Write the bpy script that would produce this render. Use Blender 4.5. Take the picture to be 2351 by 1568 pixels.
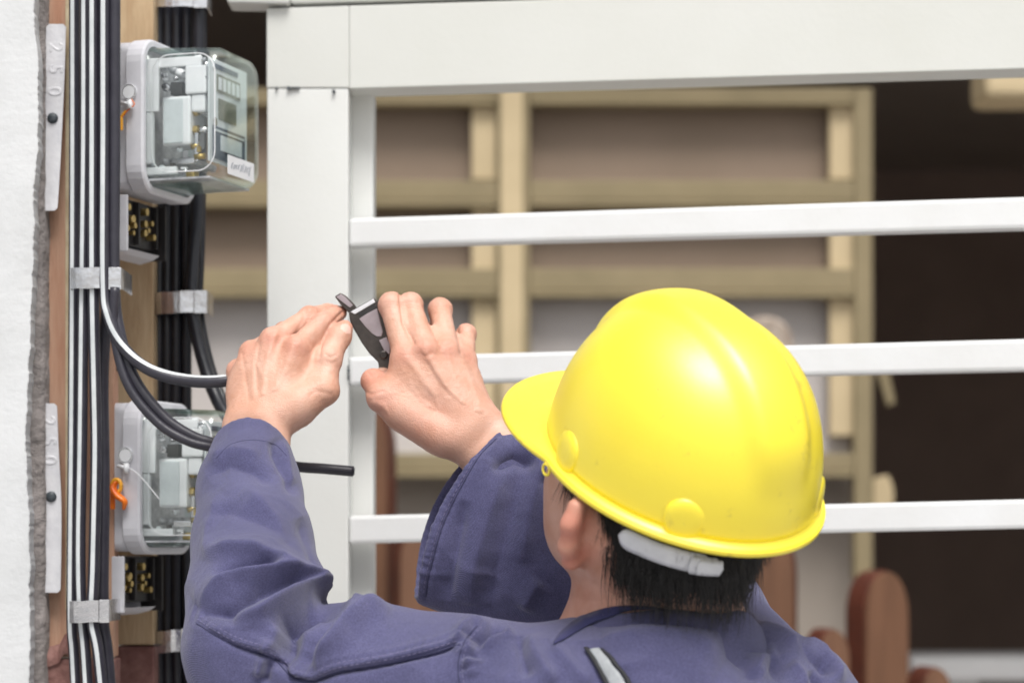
import bpy, bmesh, math, random, time
import numpy as np
from mathutils import Vector, Matrix
from mathutils.bvhtree import BVHTree
T0 = time.time()
random.seed(7)
RNG = np.random.default_rng(7)
S = bpy.context.scene
for o in list(bpy.data.objects):
    bpy.data.objects.remove(o)
COL = S.collection

# ------------------------------------------------------------------ camera, sky, sun, exposure
CAMZ = 1.5            # lens height above the ground, metres
LENS = 85.0
KP = 36.0 / LENS / 2351.0
VH = 1250.0           # eye level in the 2351 x 1568 layout drawing
cam = bpy.data.cameras.new('camera')
cam.lens = LENS; cam.sensor_width = 36; cam.sensor_fit = 'HORIZONTAL'
cam.shift_y = (VH - 784.0) / 2351.0
cam.clip_start = 0.05; cam.clip_end = 500
cam.dof.use_dof = True; cam.dof.focus_distance = 2.30; cam.dof.aperture_fstop = 4.2
camo = bpy.data.objects.new('camera', cam); COL.objects.link(camo)
camo.location = (0, 0, CAMZ); camo.rotation_euler = (math.pi / 2, 0, 0)
S.camera = camo
SUN_EL, SUN_AZ = math.radians(60), math.radians(170)      # azimuth clockwise from +Y: behind the camera, a little to its right
w = bpy.data.worlds.new('World'); S.world = w; w.use_nodes = True
wn = w.node_tree; bg = wn.nodes['Background']
sky = wn.nodes.new('ShaderNodeTexSky'); sky.sky_type = 'NISHITA'; sky.sun_disc = False
sky.sun_elevation = SUN_EL; sky.sun_rotation = SUN_AZ; sky.air_density = 1.0; sky.dust_density = 4.0; sky.ozone_density = 1.0
hs = wn.nodes.new('ShaderNodeHueSaturation'); hs.inputs['Saturation'].default_value = 0.25
wn.links.new(sky.outputs[0], hs.inputs['Color']); wn.links.new(hs.outputs[0], bg.inputs['Color'])
bg.inputs['Strength'].default_value = 0.0784
sun = bpy.data.lights.new('sun', 'SUN'); sun.energy = 1.5; sun.angle = math.radians(28); sun.color = (1.0, .975, .94)
suno = bpy.data.objects.new('sun', sun); COL.objects.link(suno)
sd = Vector((math.sin(SUN_AZ) * math.cos(SUN_EL), math.cos(SUN_AZ) * math.cos(SUN_EL), math.sin(SUN_EL)))
suno.rotation_euler = sd.to_track_quat('Z', 'Y').to_euler(); suno.location = sd * 20
S.view_settings.view_transform = 'Standard'; S.view_settings.look = 'None'; S.view_settings.gamma = 1
S.view_settings.use_curve_mapping = False
S.view_settings.exposure = 1.01
S.render.engine = 'CYCLES'
S.cycles.max_bounces = 8; S.cycles.transparent_max_bounces = 16
S.cycles.use_denoising = True

# ------------------------------------------------------------------ helpers
def P(u, v, d):
    """a point at distance d, given where it stands on the layout drawing"""
    return Vector(((u - 1175.5) * KP * d, d, CAMZ - (v - VH) * KP * d))
def px(n, d): return n * KP * d

MATS = {}
def mat(name, c1, c2=None, rough=.6, scale=20., detail=5., lo=.35, hi=.65, bump=0., bscale=None, metal=0., spec=.5,
        stretch=(1, 1, 1), sss=0., sheen=0., coat=0., extra=None, voronoi=False):
    m = bpy.data.materials.new(name); m.use_nodes = True; MATS[name] = m
    t = m.node_tree; b = t.nodes['Principled BSDF']; N = t.nodes.new; L = t.links.new
    b.inputs['Roughness'].default_value = rough; b.inputs['Metallic'].default_value = metal
    b.inputs['Specular IOR Level'].default_value = spec
    b.inputs['Base Color'].default_value = (*c1, 1)
    tc = N('ShaderNodeTexCoord'); mp = N('ShaderNodeMapping'); mp.inputs['Scale'].default_value = stretch
    L(tc.outputs['Object'], mp.inputs[0])
    if c2 is not None:
        nz = N('ShaderNodeTexNoise'); nz.inputs['Scale'].default_value = scale; nz.inputs['Detail'].default_value = detail
        nz.inputs['Roughness'].default_value = .6
        L(mp.outputs[0], nz.inputs['Vector'])
        cr = N('ShaderNodeValToRGB'); cr.color_ramp.elements[0].position = lo; cr.color_ramp.elements[1].position = hi
        cr.color_ramp.elements[0].color = (*c1, 1); cr.color_ramp.elements[1].color = (*c2, 1)
        L(nz.outputs[0], cr.inputs[0]); L(cr.outputs[0], b.inputs['Base Color'])
        m['ramp'] = cr.name
    if bump:
        n2 = N('ShaderNodeTexVoronoi' if voronoi else 'ShaderNodeTexNoise'); n2.inputs['Scale'].default_value = bscale or scale * 4
        if not voronoi: n2.inputs['Detail'].default_value = 6
        L(mp.outputs[0], n2.inputs['Vector'])
        bp = N('ShaderNodeBump'); bp.inputs['Strength'].default_value = 1; bp.inputs['Distance'].default_value = bump
        L(n2.outputs[0], bp.inputs['Height']); L(bp.outputs[0], b.inputs['Normal'])
    if sss:
        b.inputs['Subsurface Weight'].default_value = sss; b.inputs['Subsurface Radius'].default_value = (1, .35, .2)
        b.inputs['Subsurface Scale'].default_value = .004
    if sheen:
        b.inputs['Sheen Weight'].default_value = sheen; b.inputs['Sheen Roughness'].default_value = .5
    if coat:
        b.inputs['Coat Weight'].default_value = coat; b.inputs['Coat Roughness'].default_value = .12
    if extra: extra(t, b, mp)
    return m

def rgb(r, g, b):
    f = lambda c: ((c / 255 + .055) / 1.055) ** 2.4 if c > 10 else c / 255 / 12.92
    return (f(r), f(g), f(b))

def obj(name, me, material=None, parent=None, smooth=False):
    if isinstance(me, bmesh.types.BMesh):
        bm = me; bmesh.ops.recalc_face_normals(bm, faces=bm.faces)
        me = bpy.data.meshes.new(name); bm.to_mesh(me); bm.free()
    o = bpy.data.objects.new(name, me); COL.objects.link(o)
    if material and not me.materials: me.materials.append(material)
    if smooth:
        me.polygons.foreach_set('use_smooth', [True] * len(me.polygons))
    if parent: o.parent = parent
    return o
def tag(o, label, cat, group=None, kind=None):
    if label: o['label'] = label
    if cat: o['category'] = cat
    if group: o['group'] = group
    if kind: o['kind'] = kind
    return o
def thing(name, label, cat, loc=(0, 0, 0), rot=(0, 0, 0), group=None):
    o = bpy.data.objects.new(name, None); COL.objects.link(o); o.location = loc; o.rotation_euler = rot
    o.empty_display_size = .05
    return tag(o, label, cat, group)

def box_bm(lo, hi, bevel=0., seg=2):
    bm = bmesh.new()
    vs = [bm.verts.new((x, y, z)) for x in (lo[0], hi[0]) for y in (lo[1], hi[1]) for z in (lo[2], hi[2])]
    for f in ((0, 1, 3, 2), (4, 6, 7, 5), (0, 4, 5, 1), (2, 3, 7, 6), (0, 2, 6, 4), (1, 5, 7, 3)):
        bm.faces.new([vs[i] for i in f])
    bmesh.ops.recalc_face_normals(bm, faces=bm.faces)
    if bevel:
        bmesh.ops.bevel(bm, geom=list(bm.edges), offset=bevel, segments=seg, affect='EDGES', profile=.6)
    return bm
def hexa_bm(c, bevel=0.):
    """eight corners: near face tl,tr,br,bl then far face tl,tr,br,bl"""
    bm = bmesh.new(); v = [bm.verts.new(p) for p in c]
    for f in ((0, 1, 2, 3), (7, 6, 5, 4), (0, 4, 5, 1), (3, 2, 6, 7), (0, 3, 7, 4), (1, 5, 6, 2)):
        bm.faces.new([v[i] for i in f])
    bmesh.ops.recalc_face_normals(bm, faces=bm.faces)
    if bevel: bmesh.ops.bevel(bm, geom=list(bm.edges), offset=bevel, segments=2, affect='EDGES', profile=.6)
    return bm
def prism_bm(outline, vec, bevel=0.):
    """closed outline of points, extruded by vec"""
    bm = bmesh.new(); vec = Vector(vec)
    a = [bm.verts.new(p) for p in outline]; b = [bm.verts.new(Vector(p) + vec) for p in outline]
    bm.faces.new(a); bm.faces.new(b[::-1]); n = len(a)
    for i in range(n): bm.faces.new((a[i], b[i], b[(i + 1) % n], a[(i + 1) % n]))
    bmesh.ops.recalc_face_normals(bm, faces=bm.faces)
    if bevel: bmesh.ops.bevel(bm, geom=list(bm.edges), offset=bevel, segments=2, affect='EDGES', profile=.6)
    return bm
def catmull(pts, n=8):
    pts = [Vector(p) for p in pts]
    q = [pts[0] * 2 - pts[1]] + pts + [pts[-1] * 2 - pts[-2]]
    out = []
    for i in range(1, len(q) - 2):
        for k in range(n):
            t = k / n; a, b, c, d = q[i - 1], q[i], q[i + 1], q[i + 2]
            out.append(.5 * ((2 * b) + (c - a) * t + (2 * a - 5 * b + 4 * c - d) * t * t + (3 * b - a - 3 * c + d) * t ** 3))
    out.append(pts[-1]); return out
def tube_bm(path, r, n=12, ang=(0, 2 * math.pi), ref=Vector((0, -1, 0)), cap=True, flat=1.):
    """tube (or a part of its girth, measured from ref) along a path; r number or list"""
    bm = bmesh.new(); rows = []; full = abs(ang[1] - ang[0] - 2 * math.pi) < 1e-6
    m = n if full else n + 1
    for i, p in enumerate(path):
        t = (path[min(i + 1, len(path) - 1)] - path[max(i - 1, 0)]).normalized()
        rf = ref[i] if isinstance(ref, list) else ref
        a = rf - t * rf.dot(t)
        if a.length < 1e-3: a = Vector((0, 0, 1)) - t * t.z
        a.normalize(); b = t.cross(a)
        rr = r[i] if isinstance(r, (list, tuple)) else r
        rows.append([bm.verts.new(p + (a * math.cos(x) + b * math.sin(x) * flat) * rr) for x in [ang[0] + (ang[1] - ang[0]) * k / n for k in range(m)]])
    for i in range(len(rows) - 1):
        for k in range(n):
            k2 = (k + 1) % m
            bm.faces.new((rows[i][k], rows[i][k2], rows[i + 1][k2], rows[i + 1][k]))
    if cap and full:
        bm.faces.new(rows[0]); bm.faces.new(rows[-1][::-1])
    return bm
def join(*bms):
    out = bmesh.new()
    for b in bms:
        me = bpy.data.meshes.new('tmp'); b.to_mesh(me); b.free(); out.from_mesh(me); bpy.data.meshes.remove(me)
    return out
def cyl_bm(a, b, r, n=16, r2=None):
    return tube_bm([Vector(a), Vector(b)], [r, r2 if r2 is not None else r], n, ref=Vector((.31, .2, .93)))
def lattice_noise(p, scale, seed=0):
    """cheap smooth value noise on points (numpy, n x 3)"""
    q = p * scale + seed * 17.31; i = np.floor(q).astype(np.int64); f = q - i; f = f * f * (3 - 2 * f)
    def h(a, b, c):
        n = (a * 73856093) ^ (b * 19349663) ^ (c * 83492791) ^ (seed * 2654435)
        n = (n ^ (n >> 13)) * 1274126177 & 0x7fffffff
        return (n ^ (n >> 16)) % 65536 / 32768. - 1
    r = 0
    for dx in (0, 1):
        for dy in (0, 1):
            for dz in (0, 1):
                wgt = (f[:, 0] if dx else 1 - f[:, 0]) * (f[:, 1] if dy else 1 - f[:, 1]) * (f[:, 2] if dz else 1 - f[:, 2])
                r = r + wgt * h(i[:, 0] + dx, i[:, 1] + dy, i[:, 2] + dz)
    return r

# ------------------------------------------------------------------ materials
def specks(col, amount, thr, scale):
    """sparse chips and stains of another colour, with shapes of their own"""
    def f(t, b, mp):
        N = t.nodes.new; L = t.links.new; src = b.inputs['Base Color'].links[0].from_socket
        nz = N('ShaderNodeTexNoise'); nz.inputs['Scale'].default_value = scale; nz.inputs['Detail'].default_value = 8; nz.inputs['Roughness'].default_value = .75; L(mp.outputs[0], nz.inputs['Vector'])
        cr = N('ShaderNodeValToRGB'); cr.color_ramp.elements[0].position = thr; cr.color_ramp.elements[1].position = thr + .05; L(nz.outputs[0], cr.inputs[0])
        mu = N('ShaderNodeMath'); mu.operation = 'MULTIPLY'; mu.inputs[1].default_value = amount; L(cr.outputs[0], mu.inputs[0])
        mx = N('ShaderNodeMix'); mx.data_type = 'RGBA'; mx.inputs[7].default_value = (*col, 1); L(mu.outputs[0], mx.inputs[0]); L(src, mx.inputs[6]); L(mx.outputs[2], b.inputs['Base Color'])
    return f
M = {}
M['plaster'] = mat('weathered white plaster', (.61, .62, .625), (.50, .51, .51), .92, 10, 10, .42, .8, .0005, 170, extra=specks((.22, .21, .2), .6, .69, 30))
M['mortar'] = mat('grey rough mortar', (.30, .27, .26), (.20, .18, .17), .95, 40, 8, .35, .65, .006, 90)
M['redwood'] = mat('worn red brown wood', (.42, .22, .14), (.52, .33, .23), .8, 14, 8, .35, .65, .0012, 60, stretch=(5, 5, .6))
M['cream'] = mat('cream edge paint', (.58, .50, .34), (.42, .32, .2), .8, 30, 6, .4, .7, .001, 80)
M['maroon'] = mat('peeling maroon paint', (.17, .07, .06), (.27, .14, .12), .75, 30, 8, .4, .6, .004, 70)
M['tanwood'] = mat('stained tan wood', (.56, .42, .26), (.33, .20, .1), .85, 9, 8, .42, .78, .001, 60, stretch=(5, 5, .8))
M['tagmetal'] = mat('stamped zinc tag', (.72, .72, .74), (.6, .6, .63), .45, 60, 4, .3, .7, .0004, 160, metal=.25)
M['screw'] = mat('blackened screw', (.02, .03, .035), (.06, .07, .08), .5, 300, 3)
M['rubber'] = mat('black cable sheath', (.022, .021, .03), (.035, .033, .045), .38, 60, 4, .3, .7, .0003, 200, spec=.5)
M['rubber2'] = mat('glossy black cable sheath', (.010, .011, .016), (.02, .02, .027), .3, 60, 4, .3, .7, .0003, 150)
M['white_pvc'] = mat('white cable core stripe', (.60, .62, .63), (.50, .53, .54), .4, 40, 4)
M['alu'] = mat('thin aluminium strap', (.8, .8, .81), (.66, .66, .68), .22, 50, 5, .35, .65, .0012, 60, metal=.95)
M['greyplastic'] = mat('light grey meter plastic', (.60, .60, .635), (.54, .54, .575), .42, 40, 4)
M['whiteplastic'] = mat('white meter plastic', (.8, .81, .83), (.74, .75, .77), .4, 40, 4)
M['innergrey'] = mat('grey inner frame', (.28, .29, .31), (.5, .51, .53), .4, 70, 5, .4, .6)
M['black'] = mat('black bakelite', (.012, .011, .012), (.025, .022, .022), .5, 60, 4)
M['brass'] = mat('brass', (.6, .45, .17), (.36, .25, .09), .35, 260, 4, metal=.9)
M['steel'] = mat('bright steel', (.75, .75, .76), (.6, .6, .62), .2, 60, 4, metal=1.)
M['lcd'] = mat('grey green display', (.13, .14, .11), (.2, .2, .16), .3, 80, 4)
M['plate'] = mat('meter face plate', (.62, .66, .68), (.55, .59, .61), .4, 60, 4)
M['ink'] = mat('dark blue print', (.05, .07, .1), (.1, .12, .16), .5, 80, 4)
M['orange'] = mat('orange seal plastic', (.85, .21, .01), (.75, .12, .01), .35, 60, 3, sss=.2)
M['yellow_seal'] = mat('amber seal plastic', (.85, .42, .03), (.75, .32, .02), .35, 60, 3)
M['gatepaint'] = mat('off white gate paint', (.72, .73, .71), (.67, .675, .65), .45, 7, 8, .3, .8, .0002, 160, extra=specks((.3, .26, .2), .6, .70, 34))
M['railpaint'] = mat('cream white rail paint', (.63, .635, .605), (.585, .59, .55), .5, 5, 8, .3, .8, .0002, 140, extra=specks((.34, .3, .24), .5, .70, 26))
M['barpaint'] = mat('white bar paint', (.73, .74, .745), (.66, .66, .65), .42, 10, 7, .3, .8, .00015, 160, extra=specks((.42, .38, .32), .5, .69, 40))
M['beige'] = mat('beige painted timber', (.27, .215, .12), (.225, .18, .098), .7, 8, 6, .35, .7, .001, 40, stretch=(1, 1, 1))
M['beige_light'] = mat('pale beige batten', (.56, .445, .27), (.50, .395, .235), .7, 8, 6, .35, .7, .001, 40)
M['louvre'] = mat('smoked brown louvre glass', (.235, .178, .132), (.255, .193, .145), .5, 6, 4, spec=.15)
M['louvre2'] = mat('grey louvre glass', (.50, .465, .445), (.46, .425, .405), .5, 6, 4, spec=.15)
M['taupe'] = mat('taupe painted wall', (.33, .285, .245), (.29, .25, .21), .8, 4, 6, .3, .7, .001, 60)
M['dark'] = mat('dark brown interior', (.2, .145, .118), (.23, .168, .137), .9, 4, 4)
M['picket'] = mat('varnished red brown wood', (.17, .08, .042), (.12, .055, .028), .5, 12, 6, .35, .7, .0006, 60, stretch=(4, 4, .5))
M['picket_edge'] = mat('dark red wood edge', (.10, .022, .009), (.07, .016, .008), .5, 20, 5)
M['log'] = mat('grey cut log', (.42, .35, .29), (.22, .17, .13), .8, 60, 6, .4, .62)
M['concrete'] = mat('grey concrete paving', (.42, .41, .40), (.35, .34, .33), .9, 6, 8, .3, .7, .003, 80)
M['whiteledge'] = mat('white painted ledge', (.7, .7, .7), (.62, .62, .62), .6, 8, 5)
M['plier_steel'] = mat('dark tool steel', (.055, .048, .045), (.1, .085, .075), .36, 60, 5, metal=.75)
M['plier_face'] = mat('ground steel face', (.45, .38, .40), (.36, .3, .31), .3, 40, 4, metal=.6)  # pinkish reflection of the polished face put into the base colour
M['plier_edge'] = mat('steel edge with painted glint', (.82, .82, .84), (.72, .72, .74), .35, 60, 4, metal=.35)  # pale, less metallic colour stands in for the bright reflection on the bevel
M['grip'] = mat('black dipped grip', (.015, .015, .016), (.03, .03, .03), .4, 60, 4)

def glass_mat():
    m = bpy.data.materials.new('clear meter cover'); m.use_nodes = True; t = m.node_tree; t.nodes.clear(); N = t.nodes.new; L = t.links.new
    out = N('ShaderNodeOutputMaterial'); mix = N('ShaderNodeMixShader'); tr = N('ShaderNodeBsdfTransparent'); gl = N('ShaderNodeBsdfGlossy')
    lw = N('ShaderNodeLayerWeight'); lw.inputs[0].default_value = .5
    cr = N('ShaderNodeValToRGB'); cr.color_ramp.elements[0].position = .45; cr.color_ramp.elements[0].color = (.985, .993, .99, 1)
    cr.color_ramp.elements[1].position = .98; cr.color_ramp.elements[1].color = (.78, .91, .86, 1)
    L(lw.outputs['Facing'], cr.inputs[0]); L(cr.outputs[0], tr.inputs['Color'])
    gl.inputs['Roughness'].default_value = .04; gl.inputs['Color'].default_value = (.95, 1, .98, 1)
    pw_ = N('ShaderNodeMath'); pw_.operation = 'POWER'; pw_.inputs[1].default_value = 4.5
    mul = N('ShaderNodeMath'); mul.operation = 'MULTIPLY_ADD'; mul.inputs[1].default_value = .85; mul.inputs[2].default_value = .05
    L(lw.outputs['Facing'], pw_.inputs[0]); L(pw_.outputs[0], mul.inputs[0])
    L(mul.outputs[0], mix.inputs[0]); L(tr.outputs[0], mix.inputs[1]); L(gl.outputs[0], mix.inputs[2])
    L(mix.outputs[0], out.inputs[0]); return m
M['glass'] = glass_mat()

# ------------------------------------------------------------------ the setting: ground, unseen ceiling, dark room
def slab(name, lo, hi, m, parent=None): return obj(name, box_bm(lo, hi), M[m], parent)
g = bmesh.new(); bmesh.ops.create_grid(g, x_segments=2, y_segments=2, size=150)
tag(obj('ground', g, M['concrete']), None, None, kind='structure')
DB = 5.0                                   # distance of the louvred front
XR = P(2015, 0, DB).x; XL = -3.2; ZT = P(0, 203, DB).z
tag(slab('unseen_ceiling', (-3.4, 4.78, 2.92), (3.4, 9.2, 3.0), 'taupe'), None, None, kind='structure')  # added out of view; front edge set for how much light reaches the louvres
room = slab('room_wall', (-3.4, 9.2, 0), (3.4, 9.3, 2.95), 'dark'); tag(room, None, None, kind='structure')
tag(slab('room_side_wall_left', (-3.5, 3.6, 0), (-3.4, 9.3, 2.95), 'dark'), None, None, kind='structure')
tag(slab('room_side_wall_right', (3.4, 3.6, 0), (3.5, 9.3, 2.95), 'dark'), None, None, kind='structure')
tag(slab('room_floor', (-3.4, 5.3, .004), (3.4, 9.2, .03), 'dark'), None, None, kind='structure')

# partition wall with the louvred window
pw = thing('partition_wall', 'taupe painted wall behind the louvred timber frames, ending at the dark opening', 'wall', (0, DB + .12, 0))
def world_child(o, parent):
    o.parent = parent; o.matrix_parent_inverse = parent.matrix_basis.inverted(); return o
world_child(slab('wall_panel', (XL, DB + .12, 0), (XR, DB + .24, P(0, 700, DB).z), 'taupe'), pw)
world_child(slab('edge_trim', (P(2000, 0, DB).x, DB + .1, 0), (XR + .004, DB + .119, P(0, 625, DB).z), 'taupe'), pw)

lw_ = thing('louvred_window', 'blurred tan timber frame with brown glass louvres behind the gate bars', 'window', P(1200, 1500, DB))
def brd(name, u0, v0, u1, v1, d, th, m, parent, bev=.003, tilt=0.):
    a, b = P(u0, v1, d), P(u1, v0, d)
    o = obj(name, box_bm((a.x, d, a.z), (b.x, d + th, b.z), bev), M[m]); return world_child(o, parent)
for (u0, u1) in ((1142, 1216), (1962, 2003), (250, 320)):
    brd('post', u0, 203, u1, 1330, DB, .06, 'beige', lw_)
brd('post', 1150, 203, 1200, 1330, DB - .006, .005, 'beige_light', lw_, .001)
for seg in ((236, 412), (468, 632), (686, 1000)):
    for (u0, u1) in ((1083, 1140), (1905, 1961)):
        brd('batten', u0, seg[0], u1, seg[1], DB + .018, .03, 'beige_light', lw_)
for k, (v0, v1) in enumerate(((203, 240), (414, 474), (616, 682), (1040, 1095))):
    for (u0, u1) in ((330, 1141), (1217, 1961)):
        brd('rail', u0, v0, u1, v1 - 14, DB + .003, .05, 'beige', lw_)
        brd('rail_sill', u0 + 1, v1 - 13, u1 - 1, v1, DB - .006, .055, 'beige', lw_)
def louvre(u0, u1, v0, v1, m):
    n = 1; h = (v1 - v0) / n
    for k in range(n):
        a, b = P(u0, v0 + (k + 1) * h + 4, DB), P(u1, v0 + k * h, DB)
        y = DB + .055
        o = obj('louvre_blade', hexa_bm([(a.x, y + .012, b.z), (b.x, y + .012, b.z), (b.x, y, a.z), (a.x, y, a.z),
                                         (a.x, y + .018, b.z), (b.x, y + .018, b.z), (b.x, y + .006, a.z), (a.x, y + .006, a.z)]), M[m])
        world_child(o, lw_)
for (u0, u1) in ((330, 1141), (1217, 1961)):
    louvre(u0, u1, 228, 426, 'louvre'); louvre(u0, u1, 462, 630, 'louvre'); louvre(u0, u1, 670, 1040, 'louvre2')

# round-topped boards standing in front of it
def picket(u0, u1, vtop, d, label, th=.05, turn=0.):
    a, b = P(u0, vtop, d), P(u1, vtop, d); wd = b.x - a.x; h = a.z
    t = thing('round_topped_board', label, 'board', ((a.x + b.x) / 2, d, .004), (0, 0, turn), 'round topped wooden boards behind the gate')
    n = 14; ol = [(-wd / 2, 0, 0), (wd / 2, 0, 0)]
    for k in range(n + 1):
        x = math.pi * k / n; ol.append((math.cos(x) * wd / 2, 0, h - wd * .85 + math.sin(x) * wd * .85))
    f = obj('face', prism_bm(ol, (0, .008, 0)), M['picket'], t)
    ol2 = [(x * 1.03, .009, z + (.003 if z > .1 else 0)) for x, y, z in ol]
    obj('core', prism_bm(ol2, (0, th, 0), .004), M['picket_edge'], t)
picket(760, 890, 930, 4.3, 'tall red-brown board with rounded top just right of the gate post', turn=-.25)
picket(918, 1045, 1195, 4.2, 'red-brown rounded board seen under the drooping dark cuff', turn=.3)
picket(1690, 1822, 1215, 4.2, 'brown rounded board behind the nape of the worker', turn=-.2)
picket(1978, 2100, 1318, 4.2, 'rounded board with dark red edge standing clear at the dark opening', turn=.55)
picket(1880, 1955, 1452, 4.0, 'short dark brown rounded board just above the right shoulder', turn=.4)
picket(2118, 2190, 1540, 4.0, 'lowest rounded board showing only its top at the picture edge', turn=.4)
tt = thing('timber_strip', 'thin pale tan upright strip beside the red-brown board below the gate', 'strip', P(905, 1500, 4.5))
world_child(slab('strip_face', (P(893, 0, 4.5).x, 4.5, .004), (P(915, 0, 4.5).x, 4.53, P(0, 1240, 4.5).z), 'beige_light'), tt)
# oddments in the dark opening
lb = thing('white_ledge', 'low white ledge across the dark opening at lower right', 'ledge', P(2300, 1500, 6.0))
a, b = P(2090, 1568, 6.), P(2700, 1508, 6.)
world_child(obj('ledge_top', box_bm((a.x, 6., b.z - .06), (b.x, 6.3, b.z), .01), M['whiteledge']), lb)
world_child(obj('ledge_leg', box_bm((a.x + .1, 6.05, .004), (a.x + .18, 6.25, b.z - .06), .005), M['whiteledge']), lb)
world_child(obj('ledge_leg', box_bm((b.x - .2, 6.05, .004), (b.x - .12, 6.25, b.z - .06), .005), M['whiteledge']), lb)
a, b = P(2262, 224, 4.4), P(2700, 158, 4.4)
tag(obj('roof_beam', box_bm((a.x, 4.4, a.z), (b.x + .6, 4.55, b.z + .02), .02, 3), M['beige_light']), 'pale beige beam end hanging below the top rail at upper right', 'beam')
pg = thing('wall_bracket', 'small slanted tan bracket on the wall edge under the second gate bar', 'bracket', P(2030, 895, DB))
world_child(obj('arm', prism_bm([P(2012, 850, DB + .1), P(2040, 850, DB + .1), P(2056, 925, DB + .1), P(2038, 932, DB + .1)], (0, .03, 0), .003), M['beige']), pg)
pg = thing('wall_bracket', 'blocky cream bracket on the wall edge above the lowest gate bar', 'bracket', P(2030, 1120, DB))
world_child(obj('arm', prism_bm([P(2004, 1098, DB + .06), P(2040, 1090, DB + .06), P(2052, 1120, DB + .06), P(2052, 1165, DB + .06), P(2004, 1165, DB + .06)], (0, .04, 0), .004), M['beige_light']), pg)
lg = thing('cut_log', 'mottled grey round wood end peeking out behind the hard hat', 'log', P(1760, 760, 4.6))
c = P(1757, 790, 4.6)
path = [c + Vector((0, y, 0)) for y in (0, .004, .05, .3)]
world_child(obj('log_end', tube_bm([path[0], path[1], path[2]], [.048, .054, .055], 24), M['log'], smooth=False), lg)
world_child(obj('log_stem', tube_bm([c + Vector((0, .03, -.03)), Vector((c.x, c.y + .03, .01))], [.03, .036], 16), M['log'], smooth=True), lg)

# ------------------------------------------------------------------ the white gate
gate = thing('white_gate', 'white painted metal gate frame with broad post, top rail and three flat bars', 'gate', (P(700, 0, 2.72).x, 2.72, 0))
GL, GR = 2.72, 2.62
def dep(u): return GL + (GR - GL) * (u - 612) / (2351 - 612)
def gbar(name, u0, u1, top0, top1, bot0, bot1, off, th, m, bev=.004):
    """front face given by its corners on the drawing, off = set back, th = thickness"""
    d0, d1 = dep(u0) + off, dep(u1) + off
    c = [P(u0, top0, d0), P(u1, top1, d1), P(u1, bot1, d1), P(u0, bot0, d0)]
    c += [p + Vector((0, th, 0)) for p in c]
    return world_child(obj(name, hexa_bm(c, bev), M[m]), gate)
yb = VH + CAMZ / (KP * 2.72) - 3
gbar('gate_post', 613, 800, 203, 203, yb, yb, 0, .09, 'gatepaint', .002)
gbar('post_cap', 612, 801.6, 20, 14, 202, 202, -.001, .091, 'railpaint', .0012)
gbar('top_rail', 802, 2720, 14, -45, 204, 147, -.001, .055, 'railpaint', .0012)
gbar('upper_rail', 520, 664, -60, -60, 6, 8, -.012, .05, 'gatepaint')
gbar('upper_rail', 666, 2720, -60, -110, 8, -52, .0, .05, 'gatepaint')
gbar('inner_post', 802, 858, 207, 206, yb, yb, .05, .05, 'gatepaint')
for t0, t1, b0, b1 in ((501, 452, 566, 524), (820, 778, 884, 850), (1184, 1146, 1248, 1213)):
    k = (2720 - 801) / (2351 - 801)
    gbar('bar', 801, 2720, t0, t0 + (t1 - t0) * k, b0, b0 + (b1 - b0) * k, .004, .03, 'barpaint')
for (u, v, r) in ((766, 210, 4), (662, 202, 4), (800, 850, 3)):
    c = P(u, v, dep(u) - .0045)
    world_child(obj('rivet', cyl_bm(c, c + Vector((0, .006, 0)), px(r, 2.7), 10), M['screw']), gate)
for (u0, v0, u1, v1) in ((666, 200.6, 688, 203), (631, 201, 638, 203), (798, 838, 800.5, 872)):
    a, b = P(u0, v1, dep(u0) - .0045), P(u1, v0, dep(u0) - .0045)
    world_child(obj('scratch', box_bm((a.x, a.y, a.z), (b.x, a.y + .004, b.z)), M['screw']), gate)

# ------------------------------------------------------------------ plastered wall edge, boards
def wall_edge():
    nz = 420; zt, zb = P(0, -120, 2.46).z, 0.0
    zs = np.concatenate([np.linspace(zb, P(0, 1650, 2.46).z, 12)[:-1], np.linspace(P(0, 1650, 2.46).z, zt, nz)])
    pz = np.stack([zs * 0, zs * 0, zs], 1)
    e = 6 * lattice_noise(pz, 24, 1) + 1.6 * lattice_noise(pz, 70, 2) + 1.6 * lattice_noise(pz, 190, 3) + 1.4 * lattice_noise(pz, 420, 9)
    vv = VH - (zs - CAMZ) / (KP * 2.46)
    eu = np.interp(vv, [-100, 0, 280, 500, 700, 900, 1200, 1400, 1600], [80, 78, 84, 74, 68, 58, 62, 66, 62]) + e
    bm = bmesh.new(); rows = []
    for i, z in enumerate(zs):
        x1 = (eu[i] - 1175.5) * KP * 2.46
        n = [.0005 * lattice_noise(np.array([[x, 0, z]]), 24, 4)[0] + .0002 * lattice_noise(np.array([[x, 0, z]]), 110, 5)[0] for x in np.linspace(x1 - .12, x1, 8)]
        r = [bm.verts.new((-2.6, 2.46, z))] + [bm.verts.new((x1 - .12 + .12 * k / 7, 2.46 + n[k], z)) for k in range(8)]
        r += [bm.verts.new((x1 + .0012, 2.4608, z)), bm.verts.new((x1 + .0016, 2.474, z)), bm.verts.new((x1 - .004, 2.52, z)), bm.verts.new((x1 - .02, 2.6, z)), bm.verts.new((-2.6, 2.6, z))]
        rows.append(r)
    for i in range(len(rows) - 1):
        m = len(rows[0])
        for k in range(m): bm.faces.new((rows[i][k], rows[i][(k + 1) % m], rows[i + 1][(k + 1) % m], rows[i + 1][k]))
    bm.faces.new(rows[0]); bm.faces.new(rows[-1])
    return bm, zs
wt = thing('plastered_wall', 'rough white plastered wall edge at the far left', 'wall', (P(20, 0, 2.46).x, 2.46, 0))
bm, zs = wall_edge()
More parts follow.
